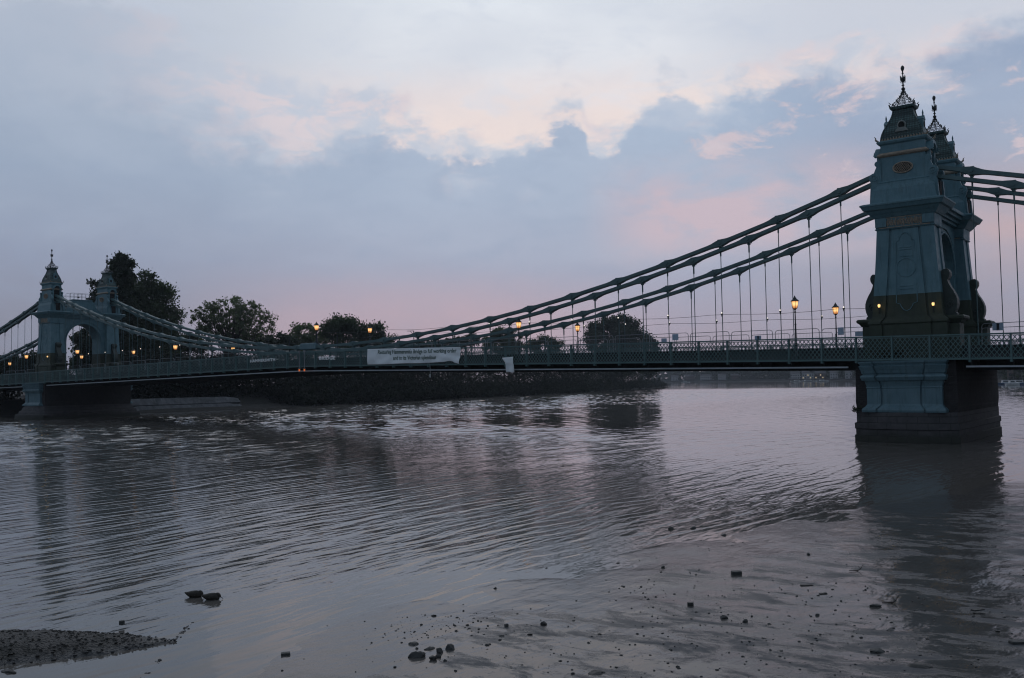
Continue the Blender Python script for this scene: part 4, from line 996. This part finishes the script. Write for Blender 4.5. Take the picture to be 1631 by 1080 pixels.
# white cloth caught on the bottom rail
V = []; F = []
for j in range(13):
    for i in range(9):
        u = i/8; v = j/12; 
        if v < .38: x0, x1 = 27.92+.50*max(0, (v-.05)/.33)*.8, 29.15
        else: x0, x1 = 28.3-.03*v, 29.18-.02*v
        x = x0+(x1-x0)*u; z = -1.02-1.27*v+(.06*(u) if v < .1 else 0)+.03*math.sin(6*u)*v
        yy = -7.12-.07*math.sin(u*7+v*3)-(.06 if v < .5 else 0); V.append((x, yy, ptop(28)+z))
for j in range(12):
    for i in range(8): a = j*9+i; F.append((a, a+1, a+10, a+9))
o = tag(raw('hanging_cloth', V, F, M['cloth'], smooth=True), 'crumpled white cloth hanging over the bottom rail right of the banner', 'cloth')
sm = o.modifiers.new('thickness', 'SOLIDIFY'); sm.thickness = .012
m = MB(); m.tube([(19.14, -7.02, 6.1), (19.15, -7.0, 5.4), (19.13, -7.0, 5.16)], .02, 5); m.lathe([(0, .02), (.05, .06), (.3, .07), (.34, .02)], 8, (19.13, -7.0, 4.86)); tag(m.build('hanging_line', M['strip']), 'short pale line with a float hanging below the banner', 'line')
# ------------------------------------------------------------------ plants on the pier
def plant(x, y, z, sp, h, n, m, label):
    r_ = np.random.RandomState(int(n)); V = []; F = []; t = tag(empty('plant', (x, y, z)), label, 'plant'); mb = MB()
    for k in range(n):
        a = r_.rand()*6.28; e = .3+r_.rand()*.9; L = h*(.5+.5*r_.rand()); b0 = np.array([r_.randn()*sp*.3, r_.randn()*.06, 0]); tip = b0+np.array([math.cos(a)*sp*e*.5, math.sin(a)*.15, L])
        mb.tube([tuple(b0), tuple(b0*.4+tip*.6+np.array([0, 0, .04])), tuple(tip)], [.010, .007, .004], 4)
        for q_ in range(7):
            c = b0+(tip-b0)*(.3+.7*r_.rand())+r_.randn(3)*.05; d_ = r_.randn(3)*.07; e_ = np.cross(d_, r_.randn(3)); e_ = e_/np.linalg.norm(e_)*.03
            i0 = len(V); V += [c-d_, c-e_, c+d_, c+e_]; F.append((i0, i0+1, i0+2, i0+3))
    raw('leaves', V, F, m, t); mb.build('stems', M['bark'], t)
plant(57.9, -6.95, 1.95, .35, .42, 12, M['leaf'], 'small green weed sprouting from left edge of the big pier')
plant(60.3, -6.6, 5.45, 1.6, .75, 46, M['redleaf'], 'dark reddish weeds growing behind the parapet at big tower foot')
# ------------------------------------------------------------------ trees
def leaf_quads(cent, rad, n, size, rs_, flat=.8):
    n = int(n*1.35)
    # leaf clumps around cluster centres
    k = rs_.randint(0, len(cent), n); P = cent[k]+rs_.randn(n, 3)*rad[k][:, None]*np.array([.55, .55, .45])
    a = rs_.randn(n, 3); a /= np.linalg.norm(a, axis=1)[:, None]; c = rs_.randn(n, 3); c -= (c*a).sum(1)[:, None]*a; c /= np.linalg.norm(c, axis=1)[:, None]
    n_ = n; s = size*.82*(.5+rs_.rand(n))[:, None]
    V = np.stack([P-a*s-c*s*.5, P+a*s*.3-c*s*.75, P+a*s+c*s*.2, P-a*s*.2+c*s*.7], 1).reshape(-1, 3)
    F = np.arange(4*n).reshape(n, 4); return V, F
def tree(name, x, y, zb, blobs, n, m, label, cat='tree', clusters=120, size=.28, crad=1.1, seed=1, trunk=.35, limbs=14, inner=.35, group=None, skel=True):
    """blobs: (dx, dy, z, rx, ry, rz) ellipsoids of crown relative to the tree base, metres"""
    rs_ = np.random.RandomState(seed); B = np.array(blobs, float)
    vol = (B[:, 3]*B[:, 4]*B[:, 5])**.75; pick = rs_.choice(len(B), clusters, p=vol/vol.sum())
    d = rs_.randn(clusters, 3); d /= np.linalg.norm(d, axis=1)[:, None]; r = (inner+(1-inner)*rs_.rand(clusters)**.5)
    cent = B[pick][:, :3]+d*r[:, None]*B[pick][:, 3:6]
    rad = crad*(.5+rs_.rand(clusters))
    t = tag(empty(name, (x, y, zb)), label, cat, group)
    V, F = leaf_quads(cent, rad, n, size, rs_); raw('crown', V, F, m, t)
    mb = MB(); top = B[:, 2].max()
    zc = B[:, 2].mean(); H = max(zc*.8, 2)
    mb.tube([(0, 0, -1), (.1*trunk, 0, H*.3), (-.2*trunk, .1, H*.6), (0, 0, H), (0, 0, min(H*1.4, top))], [trunk*1.4, trunk, trunk*.85, trunk*.6, trunk*.2], 7)
    if skel:
        for k in rs_.choice(clusters, min(limbs, clusters), replace=False):
            c = cent[k]; s = H*(.45+.5*rs_.rand()); q = np.array([0, 0, s]); midp = q*.5+c*.5+np.array([0, 0, -.06*np.linalg.norm(c-q)])+rs_.randn(3)*.3
            mb.tube([tuple(q), tuple(midp), tuple(c)], [trunk*.38, trunk*.2, trunk*.06], 5)
    mb.build('trunk', M['bark'], t); return t
def crown(px0, px1, ytop, ybot, D, zb):      # width and heights of a crown seen over the bridge, at its true distance
    xa = (px0+px1)/2; x, y = gd(xa, D, ytop); zt = hz(xa, ytop, D)-zb; w = (px1-px0)/CF*D/1.0*.96
    return x, y, zt, w
def bl(px, py, rpx, D, x0, y0, zb, rz=None):   # one crown lobe
    X, Y = gd(px, D, py); z = hz(px, py, D)-zb; r = rpx/CF*D; return (X-x0, Y-y0, z, r, r*1.0, (rz/CF*D if rz else r*.85))
def treeat(px, D, zb, lobes, **k):
    x, y = gd(px, D); return tree(x=x, y=y, zb=zb, blobs=[bl(a, c, r, D, x, y, zb, q) for a, c, r, q in lobes], **k)
G = 'trees on the far bank'
treeat(192, 186, 3, [(196, 413, 11, 10), (188, 424, 10, 14), (203, 425, 10, 15), (195, 445, 18, 24), (196, 472, 20, 26), (196, 500, 21, 26), (192, 530, 21, 26), (190, 556, 20, 24)], name='poplar_tree', n=46000, m=M['leaf_dark'], label='tall narrow dark poplar standing behind the left pair of towers', clusters=420, size=.22, crad=.60, seed=3, inner=.1, limbs=8, group=G)
treeat(243, 196, 3, [(240, 452, 22, 18), (225, 475, 26, 22), (255, 480, 26, 20), (240, 505, 34, 22), (262, 505, 20, 16), (235, 535, 36, 22), (262, 538, 20, 15), (245, 560, 34, 16)], name='plane_tree', n=24000, m=M['leaf'], label='big broad leafy tree directly right of the tall poplar', clusters=190, size=.26, crad=1.15, seed=5, inner=.35, limbs=26, trunk=.5, group=G)
treeat(152, 200, 3, [(155, 455, 9, 10), (158, 475, 10, 12), (150, 490, 7, 8), (165, 500, 14, 16)], name='plane_tree', n=4500, m=M['leaf_dark'], label='loose tree crown showing just left of the second left tower spire', clusters=50, size=.25, crad=.8, seed=6, inner=.3, limbs=10, group=G)
treeat(143, 190, 3, [(143, 540, 20, 12), (136, 555, 16, 12), (150, 565, 18, 14), (140, 580, 22, 12), (128, 545, 8, 7)], name='plane_tree', n=9000, m=M['leaf_dark'], label='dark tree filling the right of the left portal arch', clusters=70, size=.25, crad=.9, seed=7, inner=.3, limbs=16, group=G)
treeat(366, 205, 3, [(370, 488, 36, 15), (335, 500, 28, 18), (400, 503, 28, 18), (366, 510, 40, 20), (318, 515, 16, 12), (425, 520, 13, 10), (345, 530, 30, 14), (390, 528, 30, 14), (306, 500, 12, 10), (432, 508, 9, 10)], name='spreading_tree', n=11500, m=M['leaf_olive'], label='wide round open-crowned tree with bare branches showing, left of centre', clusters=420, size=.20, crad=.55, seed=11, inner=.30, limbs=110, trunk=.42, group=G)
treeat(300, 215, 3, [(285, 545, 22, 14), (310, 548, 22, 14), (262, 560, 20, 12)], name='bushy_tree', n=6000, m=M['leaf_dark'], label='low dark tree under the chains between poplar group and spreading tree', clusters=60, size=.26, crad=1.0, seed=12, group=G)
treeat(440, 215, 3, [(445, 540, 18, 10), (425, 545, 22, 13), (400, 548, 22, 12), (462, 545, 14, 12), (440, 560, 26, 12)], name='bushy_tree', n=8000, m=M['leaf_dark'], label='low dark tree at the right foot of the spreading tree', clusters=70, size=.25, crad=.9, seed=13, group=G)
treeat(486, 222, 3, [(487, 530, 20, 13), (472, 540, 16, 12), (505, 540, 16, 12), (487, 555, 28, 14)], name='bushy_tree', n=8000, m=M['leaf_olive'], label='lighter olive tree behind the raised mid-span lamp', clusters=70, size=.25, crad=.85, seed=14, limbs=20, group=G)
treeat(548, 226, 3, [(545, 515, 22, 13), (530, 530, 22, 14), (565, 525, 22, 15), (548, 550, 36, 16)], name='oak_tree', n=12000, m=M['leaf'], label='full dark tree left of the lamp behind the banner', clusters=100, size=.26, crad=1.0, seed=15, limbs=20, group=G)
treeat(598, 230, 3, [(598, 528, 18, 12), (585, 540, 18, 13), (615, 540, 14, 11), (600, 555, 28, 14)], name='oak_tree', n=8000, m=M['leaf'], label='tree with sloping crown right of the lamp behind the banner', clusters=80, size=.26, crad=.9, seed=16, limbs=18, group=G)
treeat(665, 252, 3, [(660, 552, 22, 8), (690, 550, 20, 8), (640, 552, 14, 8)], name='bushy_tree', n=5000, m=M['leaf_dark'], label='low tree line crown just above the banner', clusters=60, size=.28, crad=.7, seed=17, group=G)
treeat(728, 266, 3, [(725, 546, 18, 7), (748, 542, 16, 8)], name='bushy_tree', n=4500, m=M['leaf_dark'], label='low crown above the right end of the banner', clusters=50, size=.28, crad=.7, seed=18, group=G)
treeat(803, 302, 3, [(800, 532, 20, 10), (785, 540, 16, 10), (818, 538, 16, 10), (803, 552, 34, 12), (803, 572, 36, 12)], name='oak_tree', n=19000, m=M['leaf'], label='rounded tree behind the chains above the white hanging cloth', clusters=190, size=.28, crad=1.0, seed=19, limbs=16, group=G)
treeat(868, 338, 3, [(868, 546, 22, 9), (885, 550, 12, 8), (850, 550, 14, 8), (868, 568, 30, 12)], name='bushy_tree', n=13000, m=M['leaf'], label='low rounded tree between the cloth and the big isolated tree', clusters=140, size=.3, crad=1.05, seed=20, group=G)
treeat(980, 455, 3, [(980, 514, 24, 11), (955, 522, 18, 12), (1004, 520, 18, 13), (980, 532, 44, 16), (945, 538, 16, 12), (1018, 538, 14, 13), (985, 552, 46, 14), (980, 572, 46, 14), (980, 588, 46, 12)], name='lime_tree', n=42000, m=M['leaf_dark'], label='large isolated round-topped dark tree right of centre above the deck', clusters=420, size=.46, crad=1.9, seed=21, inner=.12, limbs=10, trunk=.6, group=G)
treeat(1033, 545, 3, [(1034, 547, 11, 10), (1042, 556, 8, 8), (1022, 552, 12, 10), (1034, 572, 16, 12), (1034, 588, 16, 10)], name='bushy_tree', n=9000, m=M['leaf_dark'], label='small tree against the right flank of the isolated round tree', clusters=120, size=.5, crad=1.6, seed=22, group=G)
for i, (px, yt, w, lab) in enumerate([(8, 568, 16, 'dark tree at the very left edge, left of the last lamp'), (30, 572, 14, 'dark tree between the two lamps at the left edge'), (50, 566, 14, 'dark tree touching the left tower shaft'), (72, 575, 16, 'dark tree half hidden by the left tower base')]):
    treeat(px, 215, 3, [(px, yt+6, w*.75, 8), (px-6, yt+16, w, 12), (px+6, yt+18, w, 12), (px, yt+32, w*1.3, 14)], name='bushy_tree', n=5000, m=M['leaf_dark'], label=lab, clusters=60, size=.26, crad=.8, seed=30+i, limbs=10, group=G)
# scrub that hangs over the bank, as one mass
rs_ = np.random.RandomState(44); cent = []
BKn = np.array(BK, float)
seg = np.linspace(4.0, 11.98, 620)
for s in seg:
    i = int(s); f = s-i; p = BKn[i]*(1-f)+BKn[i+1]*f; t = BKn[i+1]-BKn[i]; t /= np.linalg.norm(t); nrm = np.array([-t[1], t[0]])
    if nrm[0] > 0: nrm = -nrm
    D_ = math.hypot(p[0]-77, p[1]+69); sc = D_/220
    for _ in range(11):
        o = .8+rs_.rand()**1.15*26; h = .35+rs_.rand()*min(o*.9, 5.5+D_/42)
        if s < 5.7: o += 8; h = 1.6+rs_.rand()*8.5
        q = p+nrm*o+t*rs_.randn()*1.5; cent.append((q[0], q[1], max(h, .9)))
cent = np.array(cent); rad = .9+1.1*rs_.rand(len(cent))
V, F = leaf_quads(cent, rad, 230000, .25, rs_)
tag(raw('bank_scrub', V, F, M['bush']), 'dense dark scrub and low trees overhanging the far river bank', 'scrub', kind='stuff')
cent = []
for _ in range(500):
    s = rs_.rand(); q = np.array([-84, -140])*(1-s)+np.array([-78, 6])*s; o = 6+rs_.rand()*16; cent.append((q[0]-o, q[1], 1.5+rs_.rand()*5))
V, F = leaf_quads(np.array(cent), np.full(500, 1.5), 16000, .3, rs_)
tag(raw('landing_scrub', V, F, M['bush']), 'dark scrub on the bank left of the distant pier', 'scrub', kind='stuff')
# concrete revetment slabs on the far bank, right of the far pier
for i, (pa, pb, z0, z1, off, lab) in enumerate([(262, 398, 1.35, 2.45, 3.6, 'upper pale concrete revetment slab on the far bank'), (257, 402, .15, 1.2, 1.8, 'lower pale concrete revetment slab at the water edge')]):
    A = np.array([-69.0-off*.6, 12.5]); Bp = np.array([-71.0-off*.6, 37.5]); m = MB(); N = 26; rr = []
    for k in range(N+1):
        q = A+(Bp-A)*k/N; j = rnd.uniform(-.1, .1); e = .35*max(0, k-N+3)/3+.3*max(0, 3-k)/3; w = rnd.uniform(-.08, .08)
        rr.append([(q[0]+j, q[1], z0-.3), (q[0]+.3+j, q[1], z0), (q[0]-.5+j, q[1], z1-e+w), (q[0]-1.2, q[1], z1-e), (q[0]-1.4, q[1], z0-.4)])
    m.loft(rr); tag(m.build('revetment_slab', M['slab']), lab, 'slab')
# ------------------------------------------------------------------ far bank: trees, houses, boats
def farpt(px, back=0):
    xs_ = [1000, 1065, 1200, 1355, 1480, 1595, 1640, 1750]; ds = [1650, 1450, 1200, 980, 760, 600, 500, 380]
    Dd = float(np.interp(px, xs_, ds))+back; x, y = gd(px, Dd); return x, y, Dd
cent = []; rad = []
for _ in range(2400):
    px = 1020+rs_.rand()*640; x, y, Dd = farpt(px, 18+rs_.rand()*60); cent.append((x, y, 2+rs_.rand()**.8*(Dd*.0105+.8+1.2*math.sin(px*.05)+1.0*math.sin(px*.021)))); rad.append(1.7)
V, F = leaf_quads(np.array(cent), np.array(rad), 80000, 1.35, rs_)
tag(raw('far_woodland', V, F, M['leaf_dark']), 'far dark belt of trees across the river', 'trees', kind='stuff')
def house(px, w, h, m, lab, back=12, lit=False, hip=True):
    x, y, Dd = farpt(px, back); ang = math.atan2(CAM[1]-y, CAM[0]-x)+PI/2
    t = tag(empty('house', (x, y, 2.6), ang), lab, 'house', 'houses across the river')
    m1 = MB(); m1.box(-w/2, w/2, -4, 4, 0, h); m1.box(-w/2-.15, w/2+.15, -4.15, 4.15, h-.25, h-.02); m1.build('wall', m, t)
    r = MB(); r.prism([(-4.4, h), (4.4, h), (0, h+2.6)], 'x', -w/2-.3, w/2+.3); r.box(w/2-1.4, w/2-.6, -.5, .5, h+.5, h+3.4); r.build('roof', M['roof'], t)
    nw = max(2, int(w/2.4))
    for fl in range(int(h//2.9)):
        for k in range(nw):
            g = MB(); cx = -w/2+(k+.5)*w/nw; g.box(cx-.55, cx+.55, -4.08, -4.02, fl*2.9+.9, fl*2.9+2.2)
            g.box(cx-.62, cx+.62, -4.12, -4.0, fl*2.9+.8, fl*2.9+.9)
            g.build('window', M['litwin'] if (lit and (k+fl) % 3 == 0) else M['window'], t)
for a in [(1075, 12, 6, M['render_pale'], 'small pale house just right of the wooded point'), (1098, 14, 6.5, M['render_brick'], 'brown house across the river near the wooded point'), (1124, 16, 6.2, M['render_pale'], 'long pale house left of the middle of the far bank'), (1150, 11, 6.5, M['render_pale'], 'pale house with white front in the middle of the far bank'), (1172, 13, 6, M['render_brick'], 'brown house beside trees on the far bank'),
          (1268, 12, 6.5, M['render_pale'], 'pale riverside clubhouse left of the lit houses'), (1287, 13, 6.8, M['render_pale'], 'pale clubhouse with lit windows beneath the street lamps'), (1307, 12, 6.2, M['render_brick'], 'brown house with lit windows left of the big pier'), (1330, 10, 6.5, M['render_pale'], 'pale house just left of the big pier'), (1352, 7, 6.5, M['render_pale'], 'narrow white house touching the big pier edge'), (1614, 6, 5.8, M['render_brick'], 'brown house across the water right of the big pier')]:
    house(*a, lit=(1280 < a[0] < 1320))
def boat(px, py, L, m, lab, D=None, ang=0, cabin=True):
    x, y, z = gz(px, py) if D is None else (*gd(px, D), 0)
    t = tag(empty('moored_boat', (x, y, 0), ang), lab, 'boat', 'boats moored across the river')
    h = MB(); rr = []
    for k in range(9):
        u = k/8; w = L*.14*(math.sin(PI*min(1, .25+u*.75)))**.6 if u < .98 else .03; sh_ = .75+.35*u*u
        rr.append([((u-.5)*L, -w, sh_), ((u-.5)*L, -w*.75, .1), ((u-.5)*L, 0, -.15), ((u-.5)*L, w*.75, .1), ((u-.5)*L, w, sh_)])
    h.loft(rr); h.build('hull', m, t)
    if cabin:
        c = MB(); c.rects([(.8, L*.2, L*.1), (1.75, L*.17, L*.085), (1.85, L*.19, L*.1), (1.92, L*.18, L*.09)], (-L*.06, 0)); c.build('cabin', M['boat_white'], t)
        g = MB(); g.box(-L*.2, L*.08, -L*.096, L*.096, 1.2, 1.6); g.build('window', M['window'], t)
    ms = MB(); ms.tube([(L*.1, 0, .8), (L*.1, 0, 3.2)], .05, 5); ms.build('mast', M['galv'], t)
for px, py, L, m, lab, ang in [(1603, 612.6, 7, M['boat_blue'], 'blue cabin boat moored just right of the big pier', .5), (1613, 613.5, 6, M['boat_white'], 'white cabin boat between the blue boats', .8), (1625, 612.8, 8, M['boat_blue'], 'larger blue boat at the right edge', .4)]: boat(px, py, L, m, lab, None, ang)
for px, D_, L, lab in [(1270, 1030, 14, 'long low pale boat moored at the left end of the far moorings'), (1288, 1000, 18, 'long white boat in the middle of the far moorings'), (1310, 985, 12, 'white boat at the right end of the far moorings'), (1092, 1340, 12, 'tiny pale boat moored by the wooded point')]: boat(px, 0, L, M['boat_white'], lab, D_, .6, True)
# bare rocks at the tip of the wooded point
# ------------------------------------------------------------------ stones on the foreshore
def rockmesh(seed, sx_, sy_, sz_, blocky=0.0, sub=3):
    bm = bmesh.new()
    if blocky:
        bmesh.ops.create_cube(bm, size=1.7); bmesh.ops.subdivide_edges(bm, edges=bm.edges[:], cuts=3, use_grid_fill=True)
        bmesh.ops.smooth_vert(bm, verts=bm.verts[:], factor=.35, use_axis_x=True, use_axis_y=True, use_axis_z=True)
    else: bmesh.ops.create_icosphere(bm, subdivisions=sub, radius=1)
    for v in bm.verts:
        n = mnoise.fractal(v.co*1.1+Vector((seed*3.1, seed, 0)), 1, 2, 3)
        v.co *= 1+n*(.10 if blocky else .38)
        if not blocky:
            for dd in range(3):                                   # a few flattened facets
                r_ = random.Random(seed*10+dd); nn = Vector((r_.uniform(-1, 1), r_.uniform(-1, 1), r_.uniform(-.2, 1))).normalized(); e = v.co.dot(nn)-.62
                if e > 0: v.co -= nn*e*.85
        v.co = Vector((v.co.x*sx_, v.co.y*sy_, v.co.z*sz_))
    me = bpy.data.meshes.new('stone'); bm.to_mesh(me); bm.free(); return me
def stone(px, py, w, h, label, m=None, blocky=0, dep=None, rz=None, seed=None, name='stone', z=None):
    P = gz(px, py); D_ = math.hypot(P[0]-CAM[0], P[1]-CAM[1]); s = D_/CF
    sd_ = seed or int(px*7+py); me = rockmesh(sd_, w*s/2, (dep or w*.7)*s/2, h*s*(.50 if blocky else .58), blocky); me.materials.append(m or [M['rock'], M['rock'], M['rockbrick'], M['rock_mid']][sd_ % 4])
    zz = zmud(P[0], P[1]) if z is None else z
    zz = max(zz, -.01); me.polygons.foreach_set('use_smooth', [bool(blocky == 0 and False)]*len(me.polygons))
    o = link(name, me, None, (P[0], P[1], zz+h*s*(.14 if blocky else .17))); o.rotation_euler = (0, 0, YAW+(rz if rz is not None else rnd.uniform(-.4, .4)))
    tag(o, label, 'stone', 'stones lying on the foreshore')
stone(665, 1050, 24, 11, 'largest smooth oval boulder, left of the stone cluster at bottom centre', dep=14, rz=.1)
stone(718, 1038, 17, 11, 'angular dark block at the upper right of the bottom-centre stone cluster', dep=13, rz=.3)
stone(700, 1044, 12, 10, 'rounded dark stone touching the angular block in the cluster')
stone(690, 1055, 13, 8, 'flat pointed stone at the bottom of the cluster')
stone(698, 1051, 9, 6, 'small stone with green weed in the cluster')
stone(684, 1037, 16, 5, 'thin slanting flake above the cluster')
stone(659, 1028, 15, 5, 'flat stone up and left of the cluster')
stone(664, 1036, 5, 4, 'little round stone above the oval boulder')
stone(709, 1058, 6, 4, 'small stone right of and below the cluster')
stone(867, 1000, 11, 8, 'rounded stone alone on the mud right of bottom centre', m=M['rock'])
stone(807, 1003, 7, 6, 'small upright stone left of the lone rounded one')
stone(776, 1032, 7, 4, 'small stone between the cluster and the lone rounded one')
stone(799, 1018, 8, 2.6, 'thin flake of stone on mud near bottom centre')
stone(844, 1016, 8, 2.6, 'low flat stone below the lone rounded one')
stone(455, 1043, 16, 6, 'flat pale-topped brick lying by itself at lower left', m=M['rockbrick'], blocky=1, rz=.2)
stone(1068, 843, 9, 6, 'left one of two dark stones at the water line by mid right', z=0)
stone(1104, 842, 9, 5.5, 'right one of two dark stones at the water line by mid right', z=0)
stone(1153, 853, 8, 4, 'dark pointed stone on the foam line of the shore')
stone(1173, 918, 18, 9.5, 'squared dark brick standing on the wet mud, lower right of centre', m=M['rockbrick'], blocky=1, dep=12, rz=.05)
stone(1056, 906, 6, 4, 'small dark stone left of the squared brick')
stone(984, 897, 8, 2.5, 'thin dark flake near the shore line')
stone(870, 905, 5, 3, 'tiny stone on the shore line, right one of two')
stone(789, 938, 6, 3.4, 'tiny stone on the shore line, left one of two')
stone(1100, 968, 11, 9, 'dark square-topped stone below and left of the squared brick', blocky=1)
stone(1153, 990, 12, 7, 'grey stone with pale face on the lower right mud')
stone(1187, 996, 10, 6, 'stone just right of the pale-faced grey one')
stone(1302, 986, 8, 4, 'small dark stone in the middle of the lower right mud')
stone(1398, 1048, 24, 9, 'lumpy wide stone near the bottom of the right half', dep=14)
stone(1560, 988, 14, 4, 'long low stone at the right side of the foreshore', dep=8)
stone(1558, 981, 22, 2.6, 'flat slab at the right side of the foreshore', m=M['rock'], dep=9, blocky=1)
stone(1311, 951, 14, 2.4, 'dark flat plank-like slab right of the squared brick', blocky=1, dep=6)
stone(1285, 937, 22, 2.6, 'long pale-edged slab half buried right of the squared brick', blocky=1, dep=8)
stone(1288, 886, 5, 4, 'small upright stone on the middle right mud')
stone(1394, 972, 16, 5, 'ragged stone beside a twig on the right mud')
stone(1625, 1046, 30, 6, 'slanting green-tinged slab at the lower right edge', m=M['rockbrick'], blocky=1, dep=14)
stone(1590, 1023, 8, 3, 'small dark stone above the slanting edge slab')
stone(1470, 1078, 40, 6, 'wide low stone cut by the bottom edge on the right')
stone(950, 1078, 26, 5, 'low stone cut by the bottom edge in the middle')
stone(194, 1000, 9, 7, 'square black stone on the top edge of the gravel spit', blocky=1, z=.08)
stone(15, 1071, 26, 4, 'flat weedy stone in the shallows below the gravel spit', dep=10, z=0)
stone(1551, 994, 5, 2.5, 'chip of stone beside the long low one at right')
stone(1550, 1008, 5, 5, 'small white shell-like stone on the right mud', m=M['rock_pale'])
stone(690, 982, 9, 3, 'small stone at the top of the pebble patch')
stone(1225, 1000, 6, 3, 'small black stone right of the pair of grey ones')
# a twig standing in the mud
for px, py, lab in [(1371, 914, 'thin forked twig sticking up from the middle right mud'), (1427, 968, 'bent twig lying on the right mud')]:
    P = gz(px, py); z = zmud(P[0], P[1]); m = MB(); m.tube([(P[0]-.08, P[1], z), (P[0], P[1], z+.05), (P[0]+.05, P[1]+.04, z+.16)], [.010, .008, .004], 5); m.tube([(P[0], P[1], z+.05), (P[0]-.06, P[1]+.02, z+.1)], [.007, .003], 5); m.tube([(P[0]-.22, P[1]-.1, z+.012), (P[0]-.05, P[1], z+.015)], [.006, .012], 5)
    tag(m.build('twig', M['bark']), lab, 'twig')
# ------------------------------------------------------------------ ducks
def duck(px, py, label, rz, seed):
    P = gz(px, py); t = tag(empty('duck', (P[0], P[1], 0), rz), label, 'duck', 'two ducks on the water'); t.scale = (1.0, 1.0, 1.22)
    st = [(-.19, .075, .012, .012), (-.17, .068, .02, .014), (-.13, .055, .045, .03), (-.08, .045, .07, .052), (-.02, .04, .085, .068), (.05, .042, .086, .074), (.11, .045, .07, .066), (.15, .04, .05, .05), (.175, .03, .03, .032), (.185, .022, .01, .012)]
    m = MB(); m.loft([[(x, w*math.cos(2*PI*k/14), zc+h*math.sin(2*PI*k/14)*(1 if math.sin(2*PI*k/14) > 0 else .9)) for k in range(14)] for x, zc, w, h in st])
    # neck folded back, head low on the breast, bill towards the water
    m.loft([[(x+r_*.25*math.cos(2*PI*k/10), r_*math.sin(2*PI*k/10), z+r_*math.cos(2*PI*k/10)) for k in range(10)] for x, z, r_ in [(.10, .075, .038), (.13, .083, .034), (.155, .082, .033), (.178, .07, .034), (.2, .052, .028), (.213, .04, .013)]])
    b_ = m.build('body', M['feather'], t, True); sb = b_.modifiers.new('sub', 'SUBSURF'); sb.levels = 1; sb.render_levels = 1
    q = MB(); q.loft([[(x, w*math.cos(2*PI*k/8), z+.006*math.sin(2*PI*k/8)) for k in range(8)] for x, z, w in [(.205, .042, .012), (.23, .026, .013), (.25, .016, .010), (.256, .012, .003)]]); q.build('bill', M['iron'], t, True)
    for s in (-1, 1):
        w = MB(); w.loft([[(x, s*(yy+.007*math.cos(2*PI*k/8)), z+h*math.sin(2*PI*k/8)) for k in range(8)] for x, yy, z, h in [(-.17, .02, .075, .006), (-.12, .048, .06, .022), (-.04, .082, .055, .034), (.04, .086, .055, .034), (.10, .066, .055, .02)]]); w.build('wing', M['feather'], t, True)
duck(308, 951, 'dark duck on the water, left of the two ducks', YAW-.1, 1)
duck(335, 955, 'dark duck on the water, right and slightly nearer of the two ducks', YAW+.05, 2)
# ------------------------------------------------------------------ dusk air
hm = MB(); hm.box(-1700, 1200, -300, 2100, -3, 60)
def fhz():
    m = bpy.data.materials.new('evening_air'); m.use_nodes = True; t = m.node_tree; t.nodes.clear()
    v = t.nodes.new('ShaderNodeVolumePrincipled'); v.inputs['Density'].default_value = .00017; v.inputs['Color'].default_value = (.80, .86, .95, 1); v.inputs['Anisotropy'].default_value = .2
    o = t.nodes.new('ShaderNodeOutputMaterial'); t.links.new(v.outputs[0], o.inputs['Volume']); return m
tag(hm.build('haze', fhz()), 'thin bluish evening haze over the river', 'haze', kind='stuff')
